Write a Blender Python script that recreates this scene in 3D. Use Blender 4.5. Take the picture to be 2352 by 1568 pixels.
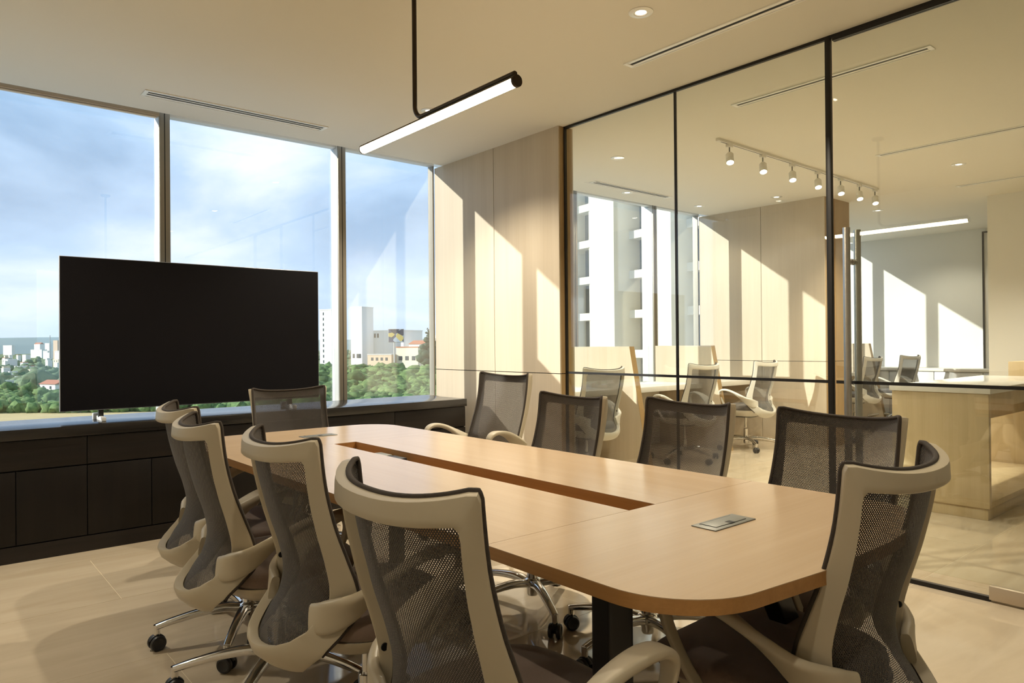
import bpy, bmesh, math, random
import numpy as np
from mathutils import Vector, Matrix, noise

# ------------------------------------------------------------------ scene, camera, sky, sun, exposure
scene = bpy.context.scene
for o in list(bpy.data.objects):
    bpy.data.objects.remove(o)
C = scene.collection
random.seed(7)
R = math.radians

CAM_H = 1.2
cam_data = bpy.data.cameras.new('camera')
cam_data.sensor_width = 36.0
cam_data.lens = 1626.0 / 2352.0 * 36.0
cam_data.clip_start = 0.05
cam_data.clip_end = 30000.0
cam = bpy.data.objects.new('camera', cam_data)
C.objects.link(cam)
YAW, PITCH, ROLL = R(40.1), R(0.25), R(0.5)
_f = Vector((math.sin(YAW) * math.cos(PITCH), math.cos(YAW) * math.cos(PITCH), math.sin(PITCH)))
_r = Vector((math.cos(YAW), -math.sin(YAW), 0.0))
_u = _r.cross(_f)
_r2 = _r * math.cos(ROLL) - _u * math.sin(ROLL)
_u2 = _r * math.sin(ROLL) + _u * math.cos(ROLL)
M = Matrix((_r2, _u2, -_f)).transposed().to_4x4()
M.translation = Vector((0, 0, CAM_H))
cam.matrix_world = M
scene.camera = cam

scene.view_settings.view_transform = 'Standard'
scene.view_settings.look = 'None'
scene.view_settings.gamma = 1.0
scene.view_settings.exposure = 0.20
scene.view_settings.use_curve_mapping = False
scene.cycles.use_denoising = True
scene.cycles.max_bounces = 9
scene.cycles.diffuse_bounces = 5
scene.cycles.glossy_bounces = 5
scene.cycles.transmission_bounces = 4
scene.cycles.transparent_max_bounces = 32
scene.cycles.caustics_reflective = False
scene.cycles.caustics_refractive = False
scene.cycles.sample_clamp_indirect = 5.0
scene.cycles.blur_glossy = 0.5

SUN_DIR = Vector((1.0, -0.575, -0.414)).normalized()
sun_data = bpy.data.lights.new('sun', 'SUN')
sun_data.energy = 6.6
sun_data.color = (1.0, 0.94, 0.83)
sun_data.angle = R(0.6)
sun = bpy.data.objects.new('sun', sun_data)
sun.rotation_euler = SUN_DIR.to_track_quat('-Z', 'Y').to_euler()
sun.location = (-20, 12, 12)
C.objects.link(sun)

LAMP_WARM = (1.0, 0.885, 0.69)
DOWNLIGHT_W = 185.0
PENDANT_EMIT = 40.0
SKY_GAIN = 1.45

world = bpy.data.worlds.new('sky')
scene.world = world
world.use_nodes = True
wn, wl = world.node_tree.nodes, world.node_tree.links
wn.clear()
def W(t, **k):
    n = wn.new(t)
    for a, b in k.items():
        setattr(n, a, b)
    return n
w_out = W('ShaderNodeOutputWorld'); w_bg = W('ShaderNodeBackground')
w_bg.inputs['Strength'].default_value = SKY_GAIN
wl.new(w_bg.outputs[0], w_out.inputs[0])
w_tc = W('ShaderNodeTexCoord'); w_sep = W('ShaderNodeSeparateXYZ')
wl.new(w_tc.outputs['Generated'], w_sep.inputs[0])
# project the direction on a cloud deck: (x, y) / (z + 0.28)
w_add = W('ShaderNodeMath', operation='ADD'); w_add.inputs[1].default_value = 0.26
w_max = W('ShaderNodeMath', operation='MAXIMUM'); w_max.inputs[1].default_value = 0.0
wl.new(w_sep.outputs[2], w_max.inputs[0]); wl.new(w_max.outputs[0], w_add.inputs[0])
w_dx = W('ShaderNodeMath', operation='DIVIDE'); w_dy = W('ShaderNodeMath', operation='DIVIDE')
wl.new(w_sep.outputs[0], w_dx.inputs[0]); wl.new(w_add.outputs[0], w_dx.inputs[1])
wl.new(w_sep.outputs[1], w_dy.inputs[0]); wl.new(w_add.outputs[0], w_dy.inputs[1])
w_cmb = W('ShaderNodeCombineXYZ')
wl.new(w_dx.outputs[0], w_cmb.inputs[0]); wl.new(w_dy.outputs[0], w_cmb.inputs[1])
w_map = W('ShaderNodeMapping'); w_map.inputs['Location'].default_value = (3.1, 1.7, 0.0)
w_map.inputs['Scale'].default_value = (1.0, 1.0, 1.0)
wl.new(w_cmb.outputs[0], w_map.inputs[0])
w_n1 = W('ShaderNodeTexNoise'); w_n1.inputs['Scale'].default_value = 0.95
w_n1.inputs['Detail'].default_value = 7.0; w_n1.inputs['Roughness'].default_value = 0.52
w_n1.inputs['Distortion'].default_value = 0.35
wl.new(w_map.outputs[0], w_n1.inputs['Vector'])
w_ramp = W('ShaderNodeValToRGB')
e = w_ramp.color_ramp.elements
e[0].position = 0.38; e[0].color = (0.23, 0.37, 0.57, 1)
e[1].position = 0.66; e[1].color = (0.86, 0.90, 0.97, 1)
m_ = w_ramp.color_ramp.elements.new(0.50); m_.color = (0.40, 0.56, 0.78, 1)
wl.new(w_n1.outputs['Fac'], w_ramp.inputs[0])
# paler towards the horizon
w_h = W('ShaderNodeMapRange'); w_h.inputs['From Min'].default_value = 0.0; w_h.inputs['From Max'].default_value = 0.26
w_h.inputs['To Min'].default_value = 0.75; w_h.inputs['To Max'].default_value = 0.0
wl.new(w_sep.outputs[2], w_h.inputs['Value'])
w_mix = W('ShaderNodeMix', data_type='RGBA')
w_mix.inputs[7].default_value = (0.62, 0.73, 0.88, 1)
wl.new(w_h.outputs[0], w_mix.inputs[0]); wl.new(w_ramp.outputs[0], w_mix.inputs[6])
wl.new(w_mix.outputs[2], w_bg.inputs['Color'])

# ------------------------------------------------------------------ materials
MATS = {}
class NT:
    def __init__(s, name):
        s.m = bpy.data.materials.new(name); s.m.use_nodes = True
        s.n, s.l = s.m.node_tree.nodes, s.m.node_tree.links
        s.n.clear()
        s.out = s.n.new('ShaderNodeOutputMaterial')
        MATS[name] = s.m
    def node(s, t, ins=None, **k):
        n = s.n.new(t)
        for a, b in k.items():
            setattr(n, a, b)
        for a, b in (ins or {}).items():
            if isinstance(b, bpy.types.NodeSocket):
                s.l.new(b, n.inputs[a])
            else:
                n.inputs[a].default_value = b
        return n
    def surf(s, sock):
        s.l.new(sock, s.out.inputs['Surface'])

def rgba(c):
    return (c[0], c[1], c[2], 1.0)

def plain(name, col, rough=0.5, metal=0.0, var=0.06, scale=6.0, bump=0.0, bump_scale=60.0, spec=0.5, coat=0.0, coat_rough=0.1, sheen=0.0):
    t = NT(name)
    tc = t.node('ShaderNodeTexCoord')
    nz = t.node('ShaderNodeTexNoise', {'Vector': tc.outputs['Object'], 'Scale': scale, 'Detail': 4.0})
    mx = t.node('ShaderNodeMix', {0: nz.outputs['Fac'], 6: rgba([c * (1 - var) for c in col]), 7: rgba([min(1, c * (1 + var)) for c in col])}, data_type='RGBA')
    b = t.node('ShaderNodeBsdfPrincipled', {'Base Color': mx.outputs[2], 'Roughness': rough, 'Metallic': metal,
                                            'Specular IOR Level': spec, 'Coat Weight': coat, 'Coat Roughness': coat_rough, 'Sheen Weight': sheen})
    if bump > 0:
        n2 = t.node('ShaderNodeTexNoise', {'Vector': tc.outputs['Object'], 'Scale': bump_scale, 'Detail': 3.0})
        bp = t.node('ShaderNodeBump', {'Height': n2.outputs['Fac'], 'Strength': bump, 'Distance': 0.002})
        t.l.new(bp.outputs[0], b.inputs['Normal'])
    t.surf(b.outputs[0])
    return t.m

def wood(name, c1, c2, axis='Z', rough=0.45, scale=1.0, contrast=1.0, spec=0.5, bump=0.08, fine=True):
    """veneer: fine grain stretched along an axis, broad cathedral bands"""
    t = NT(name)
    tc = t.node('ShaderNodeTexCoord')
    sc = {'X': (0.6, 14, 14), 'Y': (14, 0.6, 14), 'Z': (14, 14, 0.6)}[axis]
    mp = t.node('ShaderNodeMapping', {'Vector': tc.outputs['Object'], 'Scale': [v * scale for v in sc]})
    n1 = t.node('ShaderNodeTexNoise', {'Vector': mp.outputs[0], 'Scale': 1.0, 'Detail': 5.0, 'Roughness': 0.6, 'Distortion': 0.4})
    sc2 = {'X': (2, 130, 130), 'Y': (130, 2, 130), 'Z': (130, 130, 2)}[axis]
    mp2 = t.node('ShaderNodeMapping', {'Vector': tc.outputs['Object'], 'Scale': [v * scale for v in sc2]})
    n2 = t.node('ShaderNodeTexNoise', {'Vector': mp2.outputs[0], 'Scale': 1.0, 'Detail': 3.0, 'Roughness': 0.6})
    f1 = t.node('ShaderNodeMapRange', {'Value': n1.outputs['Fac'], 'From Min': 0.3, 'From Max': 0.7})
    f2 = t.node('ShaderNodeMath', {0: n2.outputs['Fac'], 1: 0.5}, operation='MULTIPLY')
    f3 = t.node('ShaderNodeMath', {0: f1.outputs[0], 1: 0.5 * contrast, 2: f2.outputs[0]}, operation='MULTIPLY_ADD')
    mx = t.node('ShaderNodeMix', {0: f3.outputs[0], 6: rgba(c1), 7: rgba(c2)}, data_type='RGBA')
    b = t.node('ShaderNodeBsdfPrincipled', {'Base Color': mx.outputs[2], 'Roughness': rough, 'Specular IOR Level': spec})
    bp = t.node('ShaderNodeBump', {'Height': n2.outputs['Fac'], 'Strength': bump, 'Distance': 0.001})
    t.l.new(bp.outputs[0], b.inputs['Normal'])
    t.surf(b.outputs[0])
    return t.m

def emit(name, col, strength):
    t = NT(name)
    e = t.node('ShaderNodeEmission', {'Color': rgba(col), 'Strength': strength})
    t.surf(e.outputs[0])
    return t.m

def glass(name, tint, refl=0.04, boost=1.0):
    t = NT(name)
    lw = t.node('ShaderNodeLayerWeight', {'Blend': 0.5})
    p5 = t.node('ShaderNodeMath', {0: lw.outputs['Facing'], 1: 5.0}, operation='POWER')
    rr = t.node('ShaderNodeMath', {0: p5.outputs[0], 1: (1 - refl) * boost, 2: refl}, operation='MULTIPLY_ADD')
    tr = t.node('ShaderNodeBsdfTransparent', {'Color': rgba(tint)})
    gl = t.node('ShaderNodeBsdfGlossy', {'Roughness': 0.0, 'Color': (1, 1, 1, 1)})
    mx = t.node('ShaderNodeMixShader', {0: rr.outputs[0], 1: tr.outputs[0], 2: gl.outputs[0]})
    t.surf(mx.outputs[0])
    return t.m

def mesh_fabric(name, col, pu, pv, thr):
    """woven netting: staggered holes cut by the weave itself, in metres of cloth (UV)"""
    t = NT(name)
    uv = t.node('ShaderNodeUVMap', uv_map='cloth')
    sp = t.node('ShaderNodeSeparateXYZ', {0: uv.outputs[0]})
    a = t.node('ShaderNodeMath', {0: sp.outputs[0], 1: 2 * math.pi / pu}, operation='MULTIPLY')
    b = t.node('ShaderNodeMath', {0: sp.outputs[1], 1: 2 * math.pi / pv}, operation='MULTIPLY')
    ca = t.node('ShaderNodeMath', {0: a.outputs[0]}, operation='COSINE')
    cb = t.node('ShaderNodeMath', {0: b.outputs[0]}, operation='COSINE')
    pr = t.node('ShaderNodeMath', {0: ca.outputs[0], 1: cb.outputs[0]}, operation='MULTIPLY')
    hole = t.node('ShaderNodeMapRange', {'Value': pr.outputs[0], 'From Min': thr, 'From Max': thr + 0.12})
    nz = t.node('ShaderNodeTexNoise', {'Vector': uv.outputs[0], 'Scale': 900.0, 'Detail': 2.0})
    mx = t.node('ShaderNodeMix', {0: nz.outputs['Fac'], 6: rgba([c * 0.8 for c in col]), 7: rgba([c * 1.2 for c in col])}, data_type='RGBA')
    bs = t.node('ShaderNodeBsdfPrincipled', {'Base Color': mx.outputs[2], 'Roughness': 0.75, 'Sheen Weight': 0.1})
    bp = t.node('ShaderNodeBump', {'Height': pr.outputs[0], 'Strength': 0.6, 'Distance': 0.001})
    t.l.new(bp.outputs[0], bs.inputs['Normal'])
    tr = t.node('ShaderNodeBsdfTransparent')
    ms = t.node('ShaderNodeMixShader', {0: hole.outputs[0], 1: bs.outputs[0], 2: tr.outputs[0]})
    t.surf(ms.outputs[0])
    return t.m

def marble(name, c1, c2, rough):
    t = NT(name)
    oi = t.node('ShaderNodeObjectInfo')
    tc = t.node('ShaderNodeTexCoord')
    ad = t.node('ShaderNodeVectorMath', {0: tc.outputs['Object']}, operation='ADD')
    cm = t.node('ShaderNodeCombineXYZ', {0: oi.outputs['Random'], 1: oi.outputs['Random'], 2: oi.outputs['Random']})
    sc = t.node('ShaderNodeVectorMath', {0: cm.outputs[0], 3: 40.0}, operation='SCALE')
    t.l.new(sc.outputs[0], ad.inputs[1])
    mp = t.node('ShaderNodeMapping', {'Vector': ad.outputs[0], 'Scale': (0.9, 4.0, 1.0), 'Rotation': (0, 0, 0.25)})
    n1 = t.node('ShaderNodeTexNoise', {'Vector': mp.outputs[0], 'Scale': 1.6, 'Detail': 6.0, 'Roughness': 0.55, 'Distortion': 0.8})
    f = t.node('ShaderNodeMapRange', {'Value': n1.outputs['Fac'], 'From Min': 0.3, 'From Max': 0.7})
    mx = t.node('ShaderNodeMix', {0: f.outputs[0], 6: rgba(c1), 7: rgba(c2)}, data_type='RGBA')
    b = t.node('ShaderNodeBsdfPrincipled', {'Base Color': mx.outputs[2], 'Roughness': rough, 'Specular IOR Level': 0.5})
    t.surf(b.outputs[0])
    return t.m

def leaves(name, c1, c2, scale=0.5):
    t = NT(name)
    tc = t.node('ShaderNodeTexCoord')
    oi = t.node('ShaderNodeObjectInfo')
    n1 = t.node('ShaderNodeTexNoise', {'Vector': tc.outputs['Object'], 'Scale': scale, 'Detail': 6.0, 'Roughness': 0.7})
    f = t.node('ShaderNodeMapRange', {'Value': n1.outputs['Fac'], 'From Min': 0.3, 'From Max': 0.72})
    mx = t.node('ShaderNodeMix', {0: f.outputs[0], 6: rgba(c1), 7: rgba(c2)}, data_type='RGBA')
    hs = t.node('ShaderNodeHueSaturation', {'Color': mx.outputs[2], 'Saturation': 0.95})
    v = t.node('ShaderNodeMapRange', {'Value': oi.outputs['Random'], 'To Min': 0.75, 'To Max': 1.25})
    t.l.new(v.outputs[0], hs.inputs['Value'])
    b = t.node('ShaderNodeBsdfPrincipled', {'Base Color': hs.outputs[0], 'Roughness': 0.85, 'Specular IOR Level': 0.2})
    t.surf(b.outputs[0])
    return t.m

def field_mat(name):
    t = NT(name)
    tc = t.node('ShaderNodeTexCoord')
    n1 = t.node('ShaderNodeTexNoise', {'Vector': tc.outputs['Object'], 'Scale': 0.012, 'Detail': 8.0, 'Roughness': 0.65})
    rp = t.node('ShaderNodeValToRGB', {0: n1.outputs['Fac']})
    el = rp.color_ramp.elements
    el[0].position = 0.35; el[0].color = (0.10, 0.16, 0.07, 1)
    el[1].position = 0.68; el[1].color = (0.34, 0.33, 0.20, 1)
    k = el.new(0.52); k.color = (0.16, 0.22, 0.10, 1)
    b = t.node('ShaderNodeBsdfPrincipled', {'Base Color': rp.outputs[0], 'Roughness': 0.95, 'Specular IOR Level': 0.1})
    t.surf(b.outputs[0])
    return t.m

def poster_mat(name):
    """printed advertisement: patches of colour, no figure"""
    t = NT(name)
    tc = t.node('ShaderNodeTexCoord')
    vo = t.node('ShaderNodeTexVoronoi', {'Vector': tc.outputs['Object'], 'Scale': 0.28})
    rp = t.node('ShaderNodeValToRGB', {0: vo.outputs['Color']})
    el = rp.color_ramp.elements
    el[0].position = 0.25; el[0].color = (0.05, 0.06, 0.10, 1)
    el[1].position = 0.85; el[1].color = (0.75, 0.42, 0.18, 1)
    for p, c in ((0.4, (0.55, 0.62, 0.70, 1)), (0.55, (0.10, 0.12, 0.2, 1)), (0.7, (0.8, 0.6, 0.2, 1))):
        el.new(p).color = c
    rp.color_ramp.interpolation = 'CONSTANT'
    b = t.node('ShaderNodeBsdfPrincipled', {'Base Color': rp.outputs[0], 'Roughness': 0.6})
    t.surf(b.outputs[0])
    return t.m

plain('ceiling_paint', (0.80, 0.765, 0.67), 0.85, var=0.015, scale=1.5)
plain('wall_white', (0.80, 0.80, 0.77), 0.8, var=0.015, scale=1.5)
wood('wall_veneer', (0.49, 0.405, 0.295), (0.63, 0.545, 0.425), 'Z', 0.42, scale=0.6, contrast=0.9)
wood('edge_veneer', (0.30, 0.195, 0.085), (0.42, 0.29, 0.14), 'Z', 0.45)
wood('desk_veneer', (0.50, 0.385, 0.22), (0.64, 0.52, 0.33), 'Z', 0.42)
wood('table_laminate', (0.455, 0.325, 0.20), (0.555, 0.42, 0.285), 'Y', 0.23, scale=0.8, contrast=0.8)
wood('table_laminate_cross', (0.455, 0.325, 0.20), (0.555, 0.42, 0.285), 'X', 0.23, scale=0.8, contrast=0.8)
wood('table_edge', (0.27, 0.125, 0.032), (0.43, 0.22, 0.07), 'Y', 0.5, scale=1.4, contrast=1.2)
wood('black_oak', (0.007, 0.006, 0.006), (0.020, 0.016, 0.014), 'X', 0.42, contrast=1.4, bump=0.3, spec=0.28)
wood('black_oak_top', (0.008, 0.008, 0.008), (0.026, 0.023, 0.021), 'X', 0.20, contrast=1.4, bump=0.15)
wood('black_oak_upright', (0.006, 0.005, 0.005), (0.012, 0.0095, 0.008), 'Z', 0.45, contrast=1.2, bump=0.2, spec=0.22)
plain('cabinet_shadow_gap', (0.006, 0.005, 0.005), 0.8)
marble('floor_tile', (0.525, 0.435, 0.315), (0.62, 0.53, 0.405), 0.055)
plain('grout', (0.70, 0.62, 0.46), 0.7)
plain('aluminium_frame', (0.30, 0.275, 0.23), 0.42, 0.35, var=0.05)
plain('aluminium_pale', (0.74, 0.75, 0.75), 0.45, 0.2, var=0.04)
plain('black_steel', (0.012, 0.011, 0.011), 0.38, 0.3)
plain('black_plastic', (0.012, 0.012, 0.013), 0.4)
plain('bronze_metal', (0.045, 0.032, 0.020), 0.42, 0.7)
plain('brushed_steel', (0.55, 0.53, 0.50), 0.28, 1.0, var=0.1, scale=30)
plain('chrome', (0.72, 0.71, 0.70), 0.12, 1.0, var=0.03)
plain('beige_metal', (0.50, 0.42, 0.32), 0.4, 0.5)
plain('chair_plastic', (0.44, 0.385, 0.285), 0.42, var=0.03)
plain('chair_plastic_lit', (0.60, 0.58, 0.52), 0.42, var=0.03)  # same plastic as the table chairs, lightened for the brighter next room
plain('chair_trim', (0.045, 0.034, 0.026), 0.85, bump=0.8, bump_scale=700)
plain('seat_fabric', (0.165, 0.112, 0.084), 0.9, var=0.12, scale=140, bump=0.4, bump_scale=900, sheen=0.3)
plain('seat_fabric_grey', (0.10, 0.09, 0.085), 0.9, var=0.12, scale=140, bump=0.4, bump_scale=900, sheen=0.3)
mesh_fabric('chair_net', (0.055, 0.047, 0.041), 0.0056, 0.0074, 0.48)
mesh_fabric('chair_net_lit', (0.12, 0.115, 0.11), 0.0056, 0.0074, 0.48)  # same net, lightened for the brighter next room
plain('screen_black', (0.008, 0.0075, 0.0095), 0.55, spec=0.10)
plain('screen_edge', (0.40, 0.41, 0.44), 0.35, 0.6)
plain('white_enamel', (0.78, 0.76, 0.70), 0.45, var=0.02)
plain('white_counter', (0.82, 0.81, 0.78), 0.12, var=0.02)
plain('ring_metal', (0.80, 0.79, 0.75), 0.35, 0.35, var=0.02)
plain('vent_white', (0.90, 0.89, 0.85), 0.4, 0.15, var=0.02)
plain('slot_black', (0.008, 0.008, 0.008), 0.7)
plain('grey_metal_plate', (0.20, 0.20, 0.18), 0.5, 0.5)
plain('trough_floor', (0.16, 0.075, 0.02), 0.5)
emit('pendant_glow', (1.0, 0.80, 0.54), PENDANT_EMIT)
emit('lamp_glow', (1.0, 0.86, 0.66), 14.0)
emit('lamp_glow_cool', (1.0, 0.90, 0.74), 9.0)
glass('window_glass', (0.96, 0.98, 0.985), 0.13)
glass('partition_glass', (0.960, 0.980, 0.962), 0.065)
plain('render_white', (0.80, 0.79, 0.76), 0.85, var=0.03, scale=0.3)
plain('render_cream', (0.72, 0.65, 0.52), 0.85, var=0.04, scale=0.3)
plain('tower_stone', (0.74, 0.69, 0.58), 0.8, var=0.03, scale=0.2)
plain('tower_glazing', (0.10, 0.14, 0.17), 0.12, 0.0, var=0.3, scale=0.12, spec=0.9)
plain('dark_window', (0.06, 0.08, 0.10), 0.2, var=0.2)
plain('roof_red', (0.46, 0.18, 0.10), 0.8, var=0.15)
plain('roof_grey', (0.48, 0.48, 0.47), 0.8)
plain('brick_orange', (0.60, 0.45, 0.33), 0.85, var=0.2)
leaves('leaf_green', (0.035, 0.085, 0.030), (0.17, 0.27, 0.085))
leaves('leaf_dark', (0.020, 0.045, 0.032), (0.065, 0.11, 0.07), 0.8)
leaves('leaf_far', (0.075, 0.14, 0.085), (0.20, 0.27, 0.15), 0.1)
plain('bark', (0.12, 0.08, 0.05), 0.9)
field_mat('ground_green')
plain('dry_field', (0.62, 0.47, 0.22), 0.95, var=0.12, scale=0.05)
plain('hill_hazy_green', (0.27, 0.35, 0.34), 0.95, var=0.15, scale=0.004)  # green paled towards blue, aerial haze put into the colour
plain('asphalt', (0.30, 0.30, 0.30), 0.9)
poster_mat('billboard_print')

# ------------------------------------------------------------------ mesh helpers
class MB:
    def __init__(s):
        s.bm = bmesh.new()
    def box(s, x0, x1, y0, y1, z0, z1, bevel=0.0, seg=2):
        r = bmesh.ops.create_cube(s.bm, size=1.0)
        vs = r['verts']
        for v in vs:
            v.co = Vector(((x0 + x1) / 2 + v.co.x * (x1 - x0), (y0 + y1) / 2 + v.co.y * (y1 - y0), (z0 + z1) / 2 + v.co.z * (z1 - z0)))
        if bevel > 0:
            es = list({e for v in vs for e in v.link_edges})
            bmesh.ops.bevel(s.bm, geom=es, offset=bevel, segments=seg, profile=0.5, affect='EDGES')
        return s
    def cyl(s, p0, p1, r0, r1=None, n=20, cap=True):
        r1 = r0 if r1 is None else r1
        p0, p1 = Vector(p0), Vector(p1)
        d = (p1 - p0).normalized()
        a = d.orthogonal().normalized(); b = d.cross(a)
        A = [s.bm.verts.new(p0 + (a * math.cos(t) + b * math.sin(t)) * r0) for t in [2 * math.pi * i / n for i in range(n)]]
        B = [s.bm.verts.new(p1 + (a * math.cos(t) + b * math.sin(t)) * r1) for t in [2 * math.pi * i / n for i in range(n)]]
        for i in range(n):
            s.bm.faces.new((A[i], A[(i + 1) % n], B[(i + 1) % n], B[i]))
        if cap:
            s.bm.faces.new(A[::-1]); s.bm.faces.new(B)
        return s
    def lathe(s, prof, n=28, centre=(0, 0, 0), axis='Z'):
        """prof: list of (r, h) closed to the axis at both ends where r = 0"""
        c = Vector(centre)
        rings = []
        for r, h in prof:
            ring = []
            for i in range(n):
                t = 2 * math.pi * i / n
                if axis == 'Z':
                    p = Vector((r * math.cos(t), r * math.sin(t), h))
                elif axis == 'X':
                    p = Vector((h, r * math.cos(t), r * math.sin(t)))
                else:
                    p = Vector((r * math.sin(t), h, r * math.cos(t)))
                ring.append(s.bm.verts.new(c + p))
            rings.append(ring)
        for a, b in zip(rings, rings[1:]):
            for i in range(n):
                s.bm.faces.new((a[i], a[(i + 1) % n], b[(i + 1) % n], b[i]))
        s.bm.faces.new(rings[0][::-1]); s.bm.faces.new(rings[-1])
        return s
    def sweep(s, path, waxis, widths, thick, n=14, power=3.2, closed=False):
        """superelliptic section carried along path; waxis gives the width direction at every point"""
        path = [Vector(p) for p in path]
        N = len(path)
        rings = []
        for i, p in enumerate(path):
            if closed:
                tg = path[(i + 1) % N] - path[i - 1]
            else:
                tg = path[min(i + 1, N - 1)] - path[max(i - 1, 0)]
            tg.normalize()
            w = Vector(waxis[i]) if not isinstance(waxis, Vector) else waxis.copy()
            w = (w - tg * w.dot(tg)).normalized()
            h = tg.cross(w)
            ring = []
            for k in range(n):
                t = 2 * math.pi * (k + 0.5) / n
                ct, st = math.cos(t), math.sin(t)
                x = math.copysign(abs(ct) ** (2 / power), ct) * widths[i] / 2
                y = math.copysign(abs(st) ** (2 / power), st) * thick[i] / 2
                ring.append(s.bm.verts.new(p + w * x + h * y))
            rings.append(ring)
        pairs = list(zip(rings, rings[1:]))
        if closed:
            pairs.append((rings[-1], rings[0]))
        for a, b in pairs:
            for k in range(n):
                s.bm.faces.new((a[k], a[(k + 1) % n], b[(k + 1) % n], b[k]))
        if not closed:
            s.bm.faces.new(rings[0][::-1]); s.bm.faces.new(rings[-1])
        return s
    def prism(s, pts, z0, z1):
        a = [s.bm.verts.new((x, y, z0)) for x, y in pts]
        b = [s.bm.verts.new((x, y, z1)) for x, y in pts]
        n = len(pts)
        s.bm.faces.new(a[::-1]); s.bm.faces.new(b)
        for i in range(n):
            s.bm.faces.new((a[i], a[(i + 1) % n], b[(i + 1) % n], b[i]))
        return s
    def poly_x(s, pts, x0, x1):
        """polygon in (y, z) extruded along x"""
        a = [s.bm.verts.new((x0, y, z)) for y, z in pts]
        b = [s.bm.verts.new((x1, y, z)) for y, z in pts]
        n = len(pts)
        s.bm.faces.new(a); s.bm.faces.new(b[::-1])
        for i in range(n):
            s.bm.faces.new((a[i], b[i], b[(i + 1) % n], a[(i + 1) % n]))
        return s
    def mesh(s, name, smooth=False, angle=40):
        bmesh.ops.recalc_face_normals(s.bm, faces=s.bm.faces[:])
        me = bpy.data.meshes.new(name)
        s.bm.to_mesh(me); s.bm.free()
        if smooth:
            shade(me, angle)
        return me

def shade(me, angle=40):
    me.polygons.foreach_set('use_smooth', [True] * len(me.polygons))
    if hasattr(me, 'set_sharp_from_angle'):
        me.set_sharp_from_angle(angle=R(angle))
    me.update()

def link(name, me, mat, parent=None):
    o = bpy.data.objects.new(name, me)
    C.objects.link(o)
    if mat is not None and me is not None:
        if len(me.materials) == 0:
            me.materials.append(MATS[mat])
    if parent is not None:
        o.parent = parent
    return o

def obj(name, mb, mat, parent=None, smooth=False, angle=40, loc=None):
    o = link(name, mb.mesh(name, smooth, angle), mat, parent)
    if loc is not None:
        o.location = loc
    return o

def tag(o, label=None, cat=None, group=None, kind=None):
    if label: o['label'] = label
    if cat: o['category'] = cat
    if group: o['group'] = group
    if kind: o['kind'] = kind
    return o

def empty(name, loc=(0, 0, 0), rz=0.0):
    o = bpy.data.objects.new(name, None)
    o.empty_display_size = 0.1
    C.objects.link(o)
    o.location = loc; o.rotation_euler = (0, 0, rz)
    return o

def kids(o):
    return [c for c in bpy.data.objects if c.parent == o]

def copy_tree(o, parent=None):
    c = o.copy(); C.objects.link(c); c.parent = parent
    for ch in list(o.children):
        copy_tree(ch, c)
    return c

def box_obj(name, d, mat, parent=None, bevel=0.0):
    return obj(name, MB().box(*d, bevel=bevel), mat, parent, smooth=bevel > 0)

def bez(pts, n):
    """Catmull-Rom through points (any dimension), n samples per span"""
    P = [np.array(p, float) for p in pts]
    out = []
    for i in range(len(P) - 1):
        p0 = P[max(i - 1, 0)]; p1 = P[i]; p2 = P[i + 1]; p3 = P[min(i + 2, len(P) - 1)]
        for k in range(n):
            t = k / n
            out.append(0.5 * ((2 * p1) + (-p0 + p2) * t + (2 * p0 - 5 * p1 + 4 * p2 - p3) * t * t + (-p0 + 3 * p1 - 3 * p2 + p3) * t ** 3))
    out.append(P[-1])
    return out

# ------------------------------------------------------------------ the shell
HC = 2.85              # ceiling height
XL, XG = -0.80, 3.78   # left wall, glass partition
YW = 5.38              # edge of the ceiling at the facade
YB = -2.6              # back of the rooms
XE = 12.03             # far east wall
SILL, HEAD = 0.70, 2.875

fl = box_obj('floor', (XL - 0.2, XE + 0.2, YB - 0.2, 5.62, -0.16, -0.0008), 'grout')
tag(fl, 'beige polished stone tile floor of the office', 'floor', kind='structure')
TW, TL = 0.8, 1.6
tile_me = {}
def tile(x0, x1, y0, y1):
    key = (round(x1 - x0, 3), round(y1 - y0, 3))
    if key not in tile_me:
        g = 0.0016
        me = MB().box(-key[0] / 2 + g, key[0] / 2 - g, -key[1] / 2 + g, key[1] / 2 - g, -0.0007, 0.0).mesh('tile')
        me.materials.append(MATS['floor_tile'])
        tile_me[key] = me
    o = link('tile', tile_me[key], None, fl)
    o.location = ((x0 + x1) / 2, (y0 + y1) / 2, 0)
row = 0
y1 = 4.61 + TW
while y1 > YB:
    y0 = max(y1 - TW, YB)
    yy1 = min(y1, 5.6)
    x = 0.75 - (0.0 if row % 2 else 0.8)
    x -= math.ceil((x - XL) / TL) * TL
    while x < XE:
        a, b = max(x, XL), min(x + TL, XE)
        if b - a > 0.02 and yy1 - y0 > 0.02:
            tile(a, b, y0, yy1)
        x += TL
    y1 -= TW
    row += 1

ce = box_obj('ceiling', (XL - 0.2, XE + 0.2, YB - 0.2, YW, HC, HC + 0.2), 'ceiling_paint')
tag(ce, 'cream painted flat ceiling running through all the rooms', 'ceiling', kind='structure')
tr = box_obj('trim_1', (XL - 0.2, XE + 0.2, YW + 0.10, 5.66, HC + 0.06, HC + 0.2), 'aluminium_pale')
tag(tr, 'pale slot above the windows closing the ceiling edge', 'trim', kind='structure')

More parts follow.
